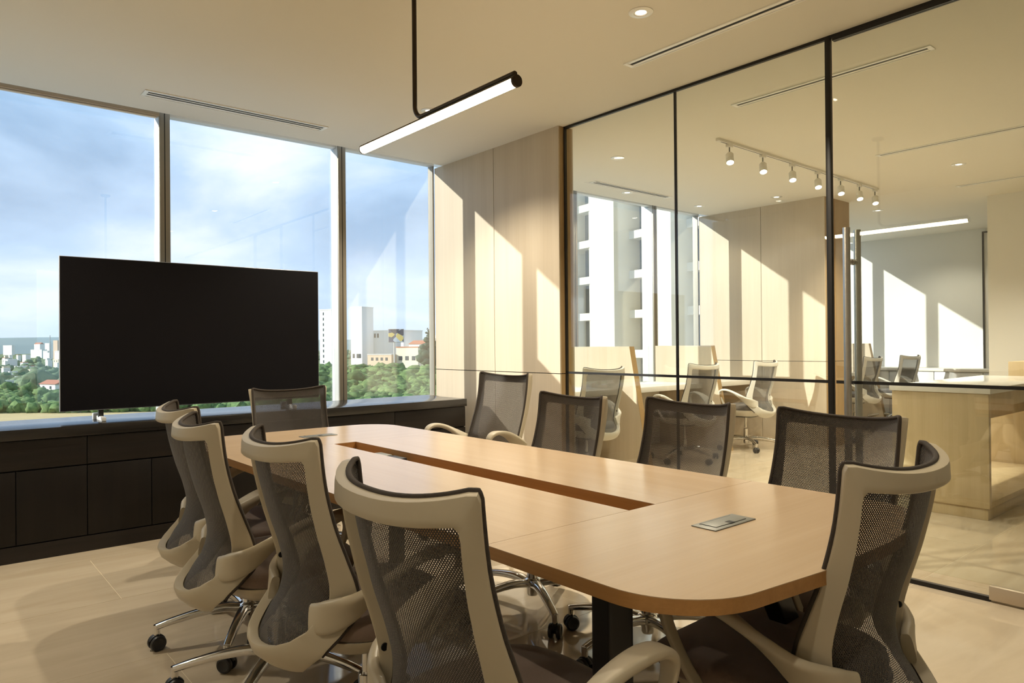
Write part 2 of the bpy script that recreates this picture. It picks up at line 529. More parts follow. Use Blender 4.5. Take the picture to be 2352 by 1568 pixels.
wl_ = box_obj('wall_left', (XL - 0.2, XL, YB, 5.64, 0, HC), 'wall_white')
tag(wl_, 'plain wall on the left side of the meeting room', 'wall', kind='structure')
wb = box_obj('wall_back', (XL - 0.2, XE + 0.2, YB - 0.2, YB, 0, HC), 'wall_white')
tag(wb, 'plain wall behind the camera', 'wall', kind='structure')
we = box_obj('wall_east', (XE, XE + 0.2, YB, 5.64, 0, HC), 'wall_white')
tag(we, 'white far wall with three sunlit patches', 'wall', kind='structure')
ww = box_obj('wall_corridor', (9.38, 9.56, YB, 2.68, 0, HC), 'wall_white')
tag(ww, 'cream wall end at the right edge of the picture', 'wall', kind='structure')
ap = box_obj('wall_apron', (XL - 0.2, XE + 0.2, 5.46, 5.64, -0.16, SILL), 'aluminium_frame')
tag(ap, 'low spandrel below the windows', 'wall', kind='structure')

def wood_wall(name, x0, x1, y0, y1, seam_y, label):
    w = box_obj(name, (x0 + 0.012, x1 - 0.012, y0 + 0.012, y1, 0, HC), 'cabinet_shadow_gap')
    tag(w, label, 'wall', kind='structure')
    g = 0.003
    zs = (0.0, 0.977, HC)
    for xa, xb in ((x0, x0 + 0.012), (x1 - 0.012, x1)):
        for ya, yb in ((y0, seam_y), (seam_y, y1)):
            for za, zb in zip(zs, zs[1:]):
                box_obj('veneer_panel', (xa, xb, ya + (g if ya != y0 else 0), yb - g, za + (g if za > 0 else 0), zb - (g if zb < HC else 0)), 'wall_veneer', w)
    for za, zb in zip(zs, zs[1:]):
        box_obj('end_panel', (x0 + 0.0125, x1 - 0.0125, y0 - 0.001, y0 + 0.012, za + (g if za > 0 else 0), zb - (g if zb < HC else 0)), 'edge_veneer' , w)
    return w
wood_wall('wall_right', 3.715, 3.87, 3.85, 5.52, 4.635, 'pale oak panelled wall beside the meeting room window, sun falling on it')
wood_wall('wall_middle', 7.87, 8.49, 3.84, 5.52, 4.63, 'pale oak panelled wall in the next room, behind the glass partition')

# ---- facade windows
Y0M, Y1M = 5.47, 5.61
mull_x = [(-0.07, 0.0), (1.333, 1.405), (2.715, 2.785)]
def facade_window(n, xa, xb, label):
    w = empty('window_%d' % n, (xa, 5.55, SILL))
    tag(w, label, 'window', kind='structure')
    def part(nm, d, m, bevel=0.0):
        o = box_obj(nm, d, m, None, bevel)
        o.parent = w; o.matrix_parent_inverse = Matrix.Translation(-Vector((xa, 5.55, SILL)))
        return o
    part('glass_pane', (xa, xb, 5.555, 5.567, SILL + 0.03, HEAD), 'window_glass')
    part('head_rail', (xa, xb, 5.505, 5.575, HEAD - 0.004, HC + 0.07), 'aluminium_pale')
    part('sill_rail', (xa, xb, 5.49, 5.61, SILL, SILL + 0.035), 'aluminium_frame')
    return w, part
def facade(n0, x0, x1, mulls, labels):
    xs = [x0] + [v for m in mulls for v in m] + [x1]
    spans = [(xs[2 * i], xs[2 * i + 1]) for i in range(len(xs) // 2)]
    for i, (a, b) in enumerate(spans):
        w, part = facade_window(n0 + i, a, b, labels[i])
        if i < len(mulls):
            ma, mb_ = mulls[i]
            part('mullion', (ma, mb_, Y0M, Y0M + 0.02, SILL - 0.02, HC + 0.08), 'aluminium_frame', 0.003)
            part('mullion_lit_side', (ma + 0.001, mb_ - 0.001, Y0M + 0.021, Y1M, SILL - 0.02, HC + 0.08), 'aluminium_pale', 0.002)  # outer part of the mullion coloured paler to carry its sunlit side
            part('mullion_groove', ((ma + mb_) / 2 - 0.003, (ma + mb_) / 2 + 0.003, Y0M - 0.001, Y0M + 0.01, SILL, HC + 0.05), 'slot_black')
facade(1, XL, 3.70, [(1.333, 1.405), (2.715, 2.785)],
       ['wide window pane behind the left half of the television', 'window pane behind the right half of the television', 'narrow window pane beside the oak wall'])
facade(4, 3.87, 7.855, [(5.49, 5.56), (6.87, 6.94)],
       ['window of the next room nearest the oak wall end', 'middle window of the next room behind the desk dividers', 'window of the next room beside its oak wall'])
facade(7, 8.49, XE, [(9.645, 9.715), (11.03, 11.1)],
       ['window of the third room beside the oak wall', 'middle window of the third room', 'last window of the third room'])
for n, (x, lab) in enumerate(((3.70, 'dark window jamb against the oak wall of the meeting room'), (7.85, 'dark window jamb against the oak wall of the next room'))):
    t_ = box_obj('trim_%d' % (2 + n), (x - 0.002, x + 0.014, 5.525, 5.60, SILL, HC + 0.06), 'aluminium_frame')
    tag(t_, lab, 'trim', kind='structure')

rb = box_obj('roller_blind', (XL + 0.01, 1.325, 5.425, 5.475, 2.838, 2.90), 'beige_metal', None, 0.003)
tag(rb, 'slim roller blind cassette above the left window pane', 'blind')
box_obj('blind_rail', (XL + 0.02, 1.31, 5.440, 5.462, 2.826, 2.837), 'white_enamel', rb, 0.002)

# ---- glass partition
gp = empty('window_10', (XG, 2.8, 0))
tag(gp, 'floor to ceiling clear glass partition with thin black joints', 'window', kind='structure')
def gpart(nm, d, m, bevel=0.0, root=gp):
    o = box_obj(nm, d, m, None, bevel)
    o.parent = root; o.matrix_parent_inverse = Matrix.Translation(-Vector(root.location))
    return o
ZT = 0.985
for ya, yb in ((1.832, 2.815), (2.83, 3.838)):
    for za, zb in ((0.03, ZT - 0.008), (ZT + 0.008, HC - 0.018)):
        gpart('glass_pane', (XG - 0.005, XG + 0.005, ya, yb, za, zb), 'partition_glass')
gpart('glass_pane', (XG - 0.005, XG + 0.005, YB, -0.1, 0.03, HC - 0.018), 'partition_glass')
gpart('head_channel', (XG - 0.010, XG + 0.010, YB, 3.836, HC - 0.018, HC), 'black_steel')
gpart('floor_channel', (XG - 0.012, XG + 0.012, 1.82, 3.85, 0, 0.03), 'black_steel')
gpart('joint_strip', (XG - 0.006, XG + 0.006, 2.815, 2.830, 0.03, HC - 0.018), 'black_steel')
gpart('cross_joint', (XG - 0.007, XG + 0.007, 1.832, 3.838, ZT - 0.008, ZT + 0.008), 'black_steel')
gpart('wall_channel', (XG - 0.012, XG + 0.012, 3.837, 3.848, 0, HC), 'black_steel')
gpart('post', (XG - 0.013, XG + 0.013, 1.798, 1.828, 0, HC), 'black_steel', 0.003)
dr = empty('door_1', (XG, 1.08, 0))
tag(dr, 'glass door with a long round steel pull handle', 'door', kind='structure')
gpart('door_glass', (XG - 0.005, XG + 0.005, 0.86, 1.785, 0.075, ZT - 0.008), 'partition_glass', 0, dr)
gpart('door_glass', (XG - 0.005, XG + 0.005, 0.86, 1.785, ZT + 0.008, HC - 0.036), 'partition_glass', 0, dr)
gpart('cross_joint', (XG - 0.007, XG + 0.007, 0.86, 1.785, ZT - 0.008, ZT + 0.008), 'black_steel', 0, dr)
gpart('door_top_rail', (XG - 0.014, XG + 0.014, 0.86, 1.785, HC - 0.036, HC - 0.020), 'black_steel', 0, dr)
gpart('hinge_patch', (XG - 0.022, XG + 0.022, 0.86, 1.085, 0.012, 0.075), 'beige_metal', 0.003, dr)
gpart('door_stile', (XG - 0.018, XG + 0.018, 0.83, 0.86, 0, HC - 0.020), 'black_steel', 0.002, dr)
gpart('floor_track', (XG - 0.012, XG + 0.012, 1.085, 1.795, 0, 0.022), 'black_steel', 0, dr)
for sx in (-1, 1):
    m = MB().cyl((XG + sx * 0.062, 1.698, 0.55), (XG + sx * 0.062, 1.698, 1.795), 0.0185, n=24)
    h = obj('pull_handle', m, 'brushed_steel', None, True)
    h.parent = dr; h.matrix_parent_inverse = Matrix.Translation(-Vector(dr.location))
    for z in (0.68, 1.62):
        m = MB().cyl((XG + sx * 0.005, 1.698, z), (XG + sx * 0.060, 1.698, z), 0.010, n=16).cyl((XG + sx * 0.004, 1.698, z), (XG + sx * 0.014, 1.698, z), 0.016, n=16)
        k = obj('handle_standoff', m, 'brushed_steel', h, True)
        k.matrix_parent_inverse = Matrix.Translation(-Vector(dr.location))
        k.matrix_parent_inverse = Matrix.Identity(4)
# side light of the partition beyond the door
gpart('side_glass', (XG - 0.005, XG + 0.005, -0.1, 0.83, 0.03, HC - 0.018), 'partition_glass')
# glass screen of the third room
gs = empty('window_11', (11.98, 3.5, 0))
tag(gs, 'black edge frame of the glass screen against the far white wall', 'window', kind='structure')
gpart('edge_frame', (12.0, 12.029, 3.482, 3.50, 0.79, 2.80), 'black_steel', 0, gs)
gpart('top_frame', (12.0, 12.029, 2.75, 3.482, 2.782, 2.80), 'black_steel', 0, gs)

# ------------------------------------------------------------------ credenza under the window
def cabinet_unit(x0, x1, label):
    root = empty('base_cabinet', ((x0 + x1) / 2, 5.1, 0))
    tag(root, label, 'cabinet', 'black oak cabinets under the window')
    def P(nm, d, m, bevel=0.0, parent=None):
        o = box_obj(nm, d, m, None, bevel)
        o.parent = parent or root
        o.matrix_parent_inverse = Matrix.Translation(-Vector(root.location))
        return o
    P('carcass', (x0 + 0.001, x1 - 0.001, 4.852, 5.44, 0.09, 0.686), 'cabinet_shadow_gap')
    P('plinth', (x0, x1, 4.834, 4.87, 0.0, 0.091), 'black_oak')
    P('drawer_front', (x0 + 0.002, x1 - 0.002, 4.832, 4.852, 0.517, 0.682), 'black_oak', 0.0015)
    xm = (x0 + x1) / 2
    for a, b in ((x0, xm), (xm, x1)):
        P('cabinet_door', (a + 0.002, b - 0.002, 4.832, 4.852, 0.098, 0.509), 'black_oak_upright', 0.0015)
    return root
cx = [-0.621, 0.076, 0.773, 1.47, 2.167, 2.864, 3.548]
clab = ['black oak cabinet furthest left under the window, out by the left wall',
        'black oak cabinet at the left edge of the picture, left of the first drawer joint',
        'black oak cabinet below the left foot of the television',
        'black oak cabinet below the right foot of the television, behind the far chair',
        'black oak cabinet right of the far chair, second from the oak wall',
        'black oak cabinet at the right end, next to the oak wall']
for a, b, l in zip(cx, cx[1:], clab):
    cabinet_unit(a, b, l)
wt = box_obj('worktop', (-0.79, 3.552, 4.815, 5.455, 0.686, 0.747), 'black_oak_top', None, 0.002)
tag(wt, 'long black oak counter top under the window carrying the television', 'countertop')

# ------------------------------------------------------------------ television
tv = empty('television', (1.497, 5.05, 0.747))
tag(tv, 'large flat television with a blank black screen standing before the window', 'television')
def tvp(nm, mb, mat, smooth=False):
    o = obj(nm, mb, mat, None, smooth)
    o.parent = tv; o.matrix_parent_inverse = Matrix.Translation(-Vector(tv.location))
    return o
tvp('screen', MB().box(0.668, 2.328, 5.038, 5.048, 0.820, 1.760), 'screen_black')
tvp('bezel', MB().box(0.664, 2.332, 5.041, 5.062, 0.815, 1.764, bevel=0.003), 'screen_edge', True)
tvp('back_shell', MB().box(0.80, 2.20, 5.06, 5.10, 0.84, 1.45, bevel=0.012), 'black_plastic', True)
for x in (0.885, 2.11):
    f = tvp('foot', MB().box(x - 0.012, x + 0.012, 4.955, 5.165, 0.747, 0.775, bevel=0.004).box(x - 0.03, x + 0.03, 5.135, 5.165, 0.747, 0.79, bevel=0.004), 'aluminium_pale', True)
    n_ = obj('foot_neck', MB().box(x - 0.014, x + 0.014, 5.05, 5.075, 0.77, 0.86), 'black_plastic', f)

# ------------------------------------------------------------------ conference table
tb = empty('conference_table', (1.56, 2.23, 0))
tag(tb, 'long light oak conference table with rounded corners and a cable trough', 'table')
TZ0, TZ1 = 0.710, 0.740
def tpart(nm, mb, mat, smooth=False, parent=None):
    o = obj(nm, mb, mat, None, smooth)
    o.parent = parent or tb
    if parent is None:
        o.matrix_parent_inverse = Matrix.Translation(-Vector(tb.location))
    return o
XA0, XA1 = 1.004, 2.122      # table sides
YN, YS1, YS2, YF = 0.690, 1.289, 3.092, 3.765
XT0, XT1 = 1.503, 1.617      # trough
def xl(y): return XA0 - 0.022 * (y - 1.0) / 2.4
def arc(cx_, cy_, r, a0, a1, n=14):
    return [(cx_ + r * math.cos(a0 + (a1 - a0) * i / n), cy_ + r * math.sin(a0 + (a1 - a0) * i / n)) for i in range(n + 1)]
def slab(nm, pts, mat):
    g = 0.0012
    o = tpart(nm, MB().prism(pts, TZ0, TZ1 - 0.0015), 'table_edge')
    c = tpart('laminate_face', MB().prism(pts, TZ1 - 0.0015, TZ1), mat, parent=o)
    return o
rc = 0.20
near = [(XA1, YS1), (xl(YS1), YS1)] + arc(XA0 + rc, YN + rc + 0.02, rc, math.pi, 1.5 * math.pi - 0.08) + [(1.40, YN - 0.002), (1.72, YN - 0.002)] + arc(XA1 - rc, YN + rc + 0.02, rc, 1.5 * math.pi + 0.08, 2 * math.pi)
far = [(xl(YS2), YS2 + 0.0015), (XA1, YS2 + 0.0015)] + arc(XA1 - rc, YF - rc - 0.01, rc, 0, 0.5 * math.pi - 0.05) + [(1.72, YF), (1.38, YF)] + arc(xl(3.5) + rc, YF - rc - 0.01, rc, 0.5 * math.pi + 0.05, math.pi)
slab('table_end', [(x, y) for x, y in near], 'table_laminate_cross')
slab('table_end', far, 'table_laminate_cross')
slab('table_leaf', [(xl(YS1), YS1 + 0.0015), (XT0, YS1 + 0.0015), (XT0, YS2), (xl(YS2), YS2)], 'table_laminate')
slab('table_leaf', [(XT1, YS1 + 0.0015), (XA1, YS1 + 0.0015), (XA1, YS2), (XT1, YS2)], 'table_laminate')
tray = tpart('cable_trough', MB().box(XT0 - 0.012, XT0, YS1, YS2, 0.66, TZ0).box(XT1, XT1 + 0.012, YS1, YS2, 0.66, TZ0)
             .box(XT0 - 0.012, XT1 + 0.012, YS1, YS2, 0.645, 0.66), 'table_edge')
tpart('socket_strip', MB().box(1.52, 1.60, 2.72, 2.82, 0.66, 0.722, bevel=0.004), 'grey_metal_plate', True)
tpart('socket_strip', MB().box(1.52, 1.60, 2.60, 2.70, 0.66, 0.722, bevel=0.004), 'black_plastic', True)
for y0 in (1.003, 3.388):
    pl = tpart('power_box_plate', MB().box(1.488, 1.668, y0, y0 + 0.072, TZ1 - 0.001, TZ1 + 0.003, bevel=0.0015), 'grey_metal_plate', True)
    tpart('power_box_flap', MB().box(1.512, 1.645, y0 + 0.014, y0 + 0.060, TZ1 + 0.0031, TZ1 + 0.0048, bevel=0.0008), 'grey_metal_plate', True, pl)
    tpart('flap_gap', MB().box(1.510, 1.647, y0 + 0.0605, y0 + 0.0635, TZ1 + 0.0030, TZ1 + 0.0036), 'slot_black', False, pl)
    tpart('finger_notch', MB().box(1.572, 1.592, y0 + 0.012, y0 + 0.030, TZ1 + 0.0048, TZ1 + 0.0053), 'slot_black', False, pl)
def bar(p0, p1, w, d, waxis):
    return MB().sweep([p0, p1], [waxis, waxis], [w, w], [d, d], n=16, power=14)
for s, yy in ((1, 0.985), (-1, 3.42)):
    xc = 1.563
    X = lambda v: xc + s * v
    tpart('top_beam', MB().box(min(X(-0.48), X(0.48)), max(X(-0.48), X(0.48)), yy - 0.025, yy + 0.025, 0.672, 0.71), 'black_steel')
    tpart('leg', bar((X(-0.47), yy, 0.0), (X(-0.47), yy, 0.70), 0.075, 0.05, (1, 0, 0)), 'black_steel')
    tpart('leg', bar((X(0.50), yy, 0.0), (X(0.06), yy, 0.70), 0.062, 0.05, (1, 0, 0)), 'black_steel')
tpart('long_rail', MB().box(1.36, 1.42, 0.98, 3.42, 0.672, 0.709), 'black_steel')
tpart('long_rail', MB().box(1.70, 1.76, 0.98, 3.42, 0.672, 0.709), 'black_steel')

# ------------------------------------------------------------------ office chair
CEN = [(-.272, .350), (-.312, .400), (-.292, .460), (-.256, .515), (-.238, .580), (-.250, .655), (-.279, .745), (-.304, .850), (-.318, .955)]
EDG = [(.168, -.232, .366), (.196, -.213, .416), (.212, -.170, .466), (.220, -.130, .515), (.226, -.138, .580), (.225, -.164, .655), (.222, -.196, .745), (.221, -.222, .855), (.223, -.236, .982)]
SUBN = 8
CENs = np.array(bez(CEN, SUBN)); EDGs = np.array(bez(EDG, SUBN))
def rowv(arr, k):
    t = min(max(k, 0.0), 8.0) * SUBN
    i = min(int(t), len(arr) - 2)
    return arr[i] * (1 - (t - i)) + arr[i + 1] * (t - i)
def S0(u, k):
    c, e_ = rowv(CENs, k), rowv(EDGs, k)
    a = abs(u)
    tp = min(max((k - 6.5) / 1.3, 0.0), 1.0)
    w = a ** (2.0 + 0.3 * tp)
    q = 0.05 + 0.08 * tp
    x = e_[0] * (u - q * u * a * a) / (1 - q)
    return Vector((x, c[0] + (e_[1] - c[0]) * w, c[1] + (e_[2] - c[1]) * w))
def NRM(u, k):
    d = 0.02
    du = S0(min(u + d, 1.0), k) - S0(max(u - d, -1.0), k)
    dk = S0(u, min(k + d * 4, 8.0)) - S0(u, max(k - d * 4, 0.0))
    n = du.cross(dk)
    n.normalize()
    return n     # points to the rear
_t = NRM(0.0, 6.0)
NS = 1.0 if _t.y < 0 else -1.0
def S(u, k, off=0.0):
    return S0(u, k) + NRM(u, k) * (NS * off)

OUTC = [(0, 8), (.40, 8), (.72, 8), (.92, 8), (.985, 7.95), (1, 7.80), (1, 7.2), (1, 6.4), (1, 5.6), (1, 4.9), (1, 4.2), (1, 3.5), (1, 2.7), (1, 1.8), (.98, .9), (.80, .15), (.42, 0), (0, 0)]
INC = [(0, 7.56), (.38, 7.56), (.72, 7.56), (.835, 7.55), (.862, 7.48), (.87, 7.36), (.87, 6.9), (.862, 6.3), (.845, 5.6), (.815, 4.9), (.785, 4.2), (.755, 3.5), (.735, 2.7), (.69, 2.05), (.58, 1.62), (.41, 1.40), (.2, 1.30), (0, 1.27)]
def subdiv(P, m=3):
    out = []
    for a, b in zip(P, P[1:]):
        for i in range(m):
            t = i / m
            out.append((a[0] + (b[0] - a[0]) * t, a[1] + (b[1] - a[1]) * t))
    out.append(P[-1])
    return out
def mirror(P):
    return P + [(-u, k) for u, k in P[-2:0:-1]]
OUTL, INL = mirror(subdiv(OUTC)), mirror(subdiv(INC))

def frame_mesh():
    bm = bmesh.new()
    n = len(OUTL)
    # wedge section: thin at the cloth edge, deep along the opening; the top band is fuller
    prof = [(0.0, 0, 0.0), (0.25, 0, 0.0), (0.5, 0, 0.0), (0.75, 0, 0.0), (1.0, 0, 0.0), (1.0, 1, 0.70), (0.985, 1, 0.93), (0.93, 1, 1.0),
            (0.70, 2, 0.70), (0.40, 2, 0.38), (0.12, 2, 0.10), (0.03, 2, 0.0), (0.0, 3, 0.75)]
    rings = []
    for s_, mode, q in prof:
        ring = []
        for (ou, ok), (iu, ik) in zip(OUTL, INL):
            u, k = ou + (iu - ou) * s_, ok + (ik - ok) * s_
            top = min(max((ok - 7.0) / 0.95, 0.0), 1.0)
            to, ti = 0.006 + 0.014 * top, 0.028
            off = {0: 0.0, 1: ti * q, 2: to + (ti - to) * q, 3: to * q}[mode]
            ring.append(bm.verts.new(S(u, k, off)))
        rings.append(ring)
    m = len(rings)
    for j in range(m):
        a, b = rings[j], rings[(j + 1) % m]
        for i in range(n):
            bm.faces.new((a[i], a[(i + 1) % n], b[(i + 1) % n], b[i]))
    bmesh.ops.recalc_face_normals(bm, faces=bm.faces[:])
    me = bpy.data.meshes.new('back_frame'); bm.to_mesh(me); bm.free()
    shade(me, 50)
    return me

def net_mesh():
    nu, nk = 22, 40
    bm = bmesh.new()
    uvl = bm.loops.layers.uv.new('cloth')
    ks = [0.9 + (8.0 - 0.9) * i / nk for i in range(nk + 1)]
    grid, uvs = [], []
    v = 0.0
    prev = None
    for k in ks:
        um = 1.0 if k < 7.85 else 1.0 - 0.02 * ((k - 7.85) / 0.15) ** 2
        c = S0(0.5, k)
        if prev is not None:
            v += (c - prev).length
        prev = c
        rowp, rowu = [], []
        for i in range(nu + 1):
            u = um * (-1 + 2 * i / nu)
            rowp.append(bm.verts.new(S(u, k, -0.0045)))
            rowu.append((u * 0.245, v))
        grid.append(rowp); uvs.append(rowu)
    for j in range(nk):
        for i in range(nu):
            idx = ((j, i), (j, i + 1), (j + 1, i + 1), (j + 1, i))
            f = bm.faces.new([grid[a][b] for a, b in idx])
            for lp, (a, b) in zip(f.loops, idx):
                lp[uvl].uv = uvs[a][b]
    me = bpy.data.meshes.new('net_back'); bm.to_mesh(me); bm.free()
    shade(me, 80)
    return me

def trim_mesh():
    half = subdiv([p for p in OUTC if p[1] >= 0.8], 4)
    path = [S(u, k, -0.0055) for u, k in half]
    full = [Vector((-p.x, p.y, p.z)) for p in path[:0:-1]] + path
    N = len(full)
    wax = []
    kk = [(-u, k) for u, k in half[:0:-1]] + half
    for (u, k) in kk:
        wax.append(NRM(max(-0.97, min(0.97, u)), min(k, 7.9)))
    return MB().sweep(full, wax, [0.012] * N, [0.011] * N, n=8, power=2.4).mesh('edge_piping', True, 60)

def seat_mesh():
    """cushion with a rounded waterfall front"""
    bm = bmesh.new()
    n = 56
    def ring(sx, sy, z, droop=0.0):
        out = []
        for i in range(n):
            t = 2 * math.pi * i / n
            ct, st = math.cos(t), math.sin(t)
            x = math.copysign(abs(ct) ** (2 / 3.4), ct) * sx
            y = math.copysign(abs(st) ** (2 / 3.4), st) * sy
            zz = z
            if y > 0.08:
                zz -= droop * ((y - 0.08) / 0.16) ** 2
            zz += 0.010 * (abs(x) / 0.24) ** 2 * (1 if z > 0.44 else 0)
            out.append(bm.verts.new((x, y + 0.045, zz)))
        return out
    rs = [ring(.215, .215, .425), ring(.238, .232, .428), ring(.247, .240, .438), ring(.249, .242, .450, .010), ring(.245, .238, .464, .018), ring(.232, .226, .474, .022),
          ring(.20, .195, .479, .022), ring(.14, .14, .480, .01), ring(.07, .07, .4785), ring(.02, .02, .478)]
    for a, b in zip(rs, rs[1:]):
        for i in range(n):
            bm.faces.new((a[i], a[(i + 1) % n], b[(i + 1) % n], b[i]))
    bm.faces.new(rs[0][::-1]); bm.faces.new(rs[-1])
    bmesh.ops.recalc_face_normals(bm, faces=bm.faces[:])
    me = bpy.data.meshes.new('seat_cushion'); bm.to_mesh(me); bm.free()
    shade(me, 60)
    return me

def shell_mesh():
    bm = bmesh.new()
    n = 48
    def ring(sx, sy, z, cy=0.03):
        out = []
        for i in range(n):
            t = 2 * math.pi * i / n
            ct, st = math.cos(t), math.sin(t)
            out.append(bm.verts.new((math.copysign(abs(ct) ** (2 / 3.0), ct) * sx, cy + math.copysign(abs(st) ** (2 / 3.0), st) * sy, z)))
        return out
    rs = [ring(.10, .14, .352), ring(.16, .18, .366), ring(.215, .215, .392), ring(.238, .236, .414), ring(.243, .242, .430), ring(.236, .235, .4305), ring(.1, .1, .428)]
    for a, b in zip(rs, rs[1:]):
        for i in range(n):
            bm.faces.new((a[i], a[(i + 1) % n], b[(i + 1) % n], b[i]))
    bm.faces.new(rs[0][::-1]); bm.faces.new(rs[-1])
    bmesh.ops.recalc_face_normals(bm, faces=bm.faces[:])
    me = bpy.data.meshes.new('seat_shell'); bm.to_mesh(me); bm.free()
    shade(me, 50)
    return me

def arm_mesh(sx):
    keys = [  # x, y, z, width, thickness, width axis
        (.146, -.226, .500, .074, .026, (.20, .25, .94)),
        (.196, -.206, .511, .086, .032, (.34, .22, .90)),
        (.240, -.154, .540, .084, .030, (.50, .12, .84)),
        (.266, -.078, .592, .072, .027, (.76, .0, .62)),
        (.281, -.004, .634, .062, .025, (.94, .0, .32)),
        (.288, .062, .653, .058, .024, (1, 0, .10)),
        (.289, .116, .651, .052, .023, (1, 0, 0)),
        (.288, .147, .627, .044, .020, (1, 0, 0)),
        (.284, .145, .580, .036, .016, (1, 0, 0)),
        (.275, .116, .510, .032, .015, (1, 0, 0)),
        (.262, .084, .450, .034, .016, (1, 0, 0)),
        (.235, .062, .408, .040, .018, (1, 0, .3)),
        (.195, .050, .392, .045, .018, (1, 0, .6))]
    sm = bez([(k[0], k[1], k[2], k[3], k[4], *k[5]) for k in keys], 5)
    path = [(sx * p[0], p[1], p[2]) for p in sm]
    wax = [(sx * p[5], p[6], p[7]) for p in sm]
    return MB().sweep(path, wax, [p[3] for p in sm], [p[4] for p in sm], n=16, power=3.6).mesh('armrest', True, 60)

def leg_mesh():
    pts = bez([(0.030, 0.118, .046, .034), (0.10, .128, .042, .034), (0.19, .122, .036, .030), (0.285, .106, .031, .026), (0.345, .092, .028, .022)], 5)
    path = [(p[0], 0, p[1]) for p in pts]
    m = MB().sweep(path, Vector((0, 1, 0)), [p[2] for p in pts], [p[3] for p in pts], n=12, power=3.4)
    m.lathe([(0.0001, 0.058), (0.0105, 0.058), (0.0125, 0.064), (0.0125, 0.100), (0.0001, 0.101)], 14, (0.343, 0, 0))
    return m.mesh('star_leg', True, 45)

def caster_body():
    m = MB().box(-0.010, 0.010, -0.007, 0.007, 0.02, 0.052, bevel=0.003)
    m.sweep([(0.030 * math.cos(t), 0, 0.030 + 0.030 * math.sin(t)) for t in [math.pi * (0.12 + 0.76 * i / 10) for i in range(11)]],
            Vector((0, 1, 0)), [0.016] * 11, [0.006] * 11, n=8, power=3)
    m.cyl((0, 0, 0.048), (0, 0, 0.062), 0.008, n=12)
    return m.mesh('caster', True, 40)
def wheel_mesh(sy):
    pr = [(0.0001, 0.0), (0.020, 0.0), (0.028, 0.002), (0.030, 0.006), (0.030, 0.013), (0.027, 0.018), (0.021, 0.0195), (0.019, 0.018), (0.0001, 0.018)]
    return MB().lathe([(r, sy * (0.007 + h)) for r, h in pr], 24, (0, 0, 0.030), 'Y').mesh('wheel', True, 40)

CH = dict(frame=frame_mesh(), net=net_mesh(), trim=trim_mesh(), seat=seat_mesh(), shell=shell_mesh(), armL=arm_mesh(-1), armR=arm_mesh(1),
          leg=leg_mesh(), caster=caster_body(), wheelA=wheel_mesh(1), wheelB=wheel_mesh(-1))
CH['bolt'] = MB().lathe([(0.0001, 0), (0.0075, 0), (0.0085, 0.001), (0.0085, 0.004), (0.0001, 0.004)], 14, (0, 0, 0), 'X').mesh('bolt', True)
CH['hub'] = MB().lathe([(0.0001, 0.062), (0.022, 0.062), (0.025, 0.068), (0.027, 0.10), (0.042, 0.108), (0.044, 0.128), (0.030, 0.140), (0.0001, 0.141)], 24).mesh('star_hub', True)
CH['lift_outer'] = MB().lathe([(0.0001, 0.13), (0.025, 0.13), (0.025, 0.225), (0.022, 0.228), (0.0001, 0.228)], 24).mesh('gas_lift', True)
CH['lift_inner'] = MB().cyl((0, 0, 0.22), (0, 0, 0.375), 0.014, n=18).mesh('lift_rod', True)
CH['mech'] = MB().box(-0.075, 0.075, -0.10, 0.11, 0.335, 0.372, bevel=0.012).mesh('tilt_mechanism', True)
CH['lever'] = MB().sweep([(0.07, 0.02, 0.350), (0.15, 0.02, 0.348), (0.20, 0.0, 0.340), (0.235, -0.015, 0.332)], Vector((0, 1, 0)), [0.012, 0.012, 0.016, 0.020], [0.006] * 4, n=10).mesh('lever', True)

def build_chair(style, base_rot):
    pl, net, seat = {'warm': ('chair_plastic', 'chair_net', 'seat_fabric'), 'pale': ('chair_plastic_lit', 'chair_net_lit', 'seat_fabric_grey')}[style]
    root = empty('office_chair')
    def P(nm, key, mat, parent=root, loc=None, rz=0.0, upper=True):
        me = CH[key]
        if len(me.materials) == 0:
            me.materials.append(MATS[mat])
        o = bpy.data.objects.new(nm, me); C.objects.link(o); o.parent = parent
        if me.materials[0] != MATS[mat]:
            o.material_slots[0].link = 'OBJECT'; o.material_slots[0].material = MATS[mat]
        if loc is not None: o.location = loc
        if rz: o.rotation_euler = (0, 0, rz)
        o['up'] = 1 if upper else 0
        return o
    fr = P('back_frame', 'frame', pl)
    P('net_back', 'net', net)
    P('edge_piping', 'trim', 'chair_trim')
    for sx in (-1, 1):
        q = S(sx * 0.80, 4.1, 0.018)
        P('bolt', 'bolt', 'black_plastic', fr, (q.x - sx * 0.006, q.y, q.z), upper=False)
    P('seat_cushion', 'seat', seat)
    P('seat_shell', 'shell', pl)
    P('armrest', 'armL', pl); P('armrest', 'armR', pl)
    P('tilt_mechanism', 'mech', 'grey_metal_plate')
    P('lever', 'lever', 'black_plastic')
    P('lift_rod', 'lift_inner', 'chrome')
    P('gas_lift', 'lift_outer', 'chrome', upper=False)
    P('star_hub', 'hub', 'chrome', upper=False)
    for i in range(5):
        a = base_rot + 2 * math.pi * i / 5
        P('star_leg', 'leg', 'chrome', rz=a, upper=False)
        c = P('caster', 'caster', 'black_plastic', loc=(0.343 * math.cos(a), 0.343 * math.sin(a), 0), rz=a + 0.8 + 0.9 * i, upper=False)
        P('wheel', 'wheelA', 'black_plastic', c, upper=False); P('wheel', 'wheelB', 'black_plastic', c, upper=False)
    return root

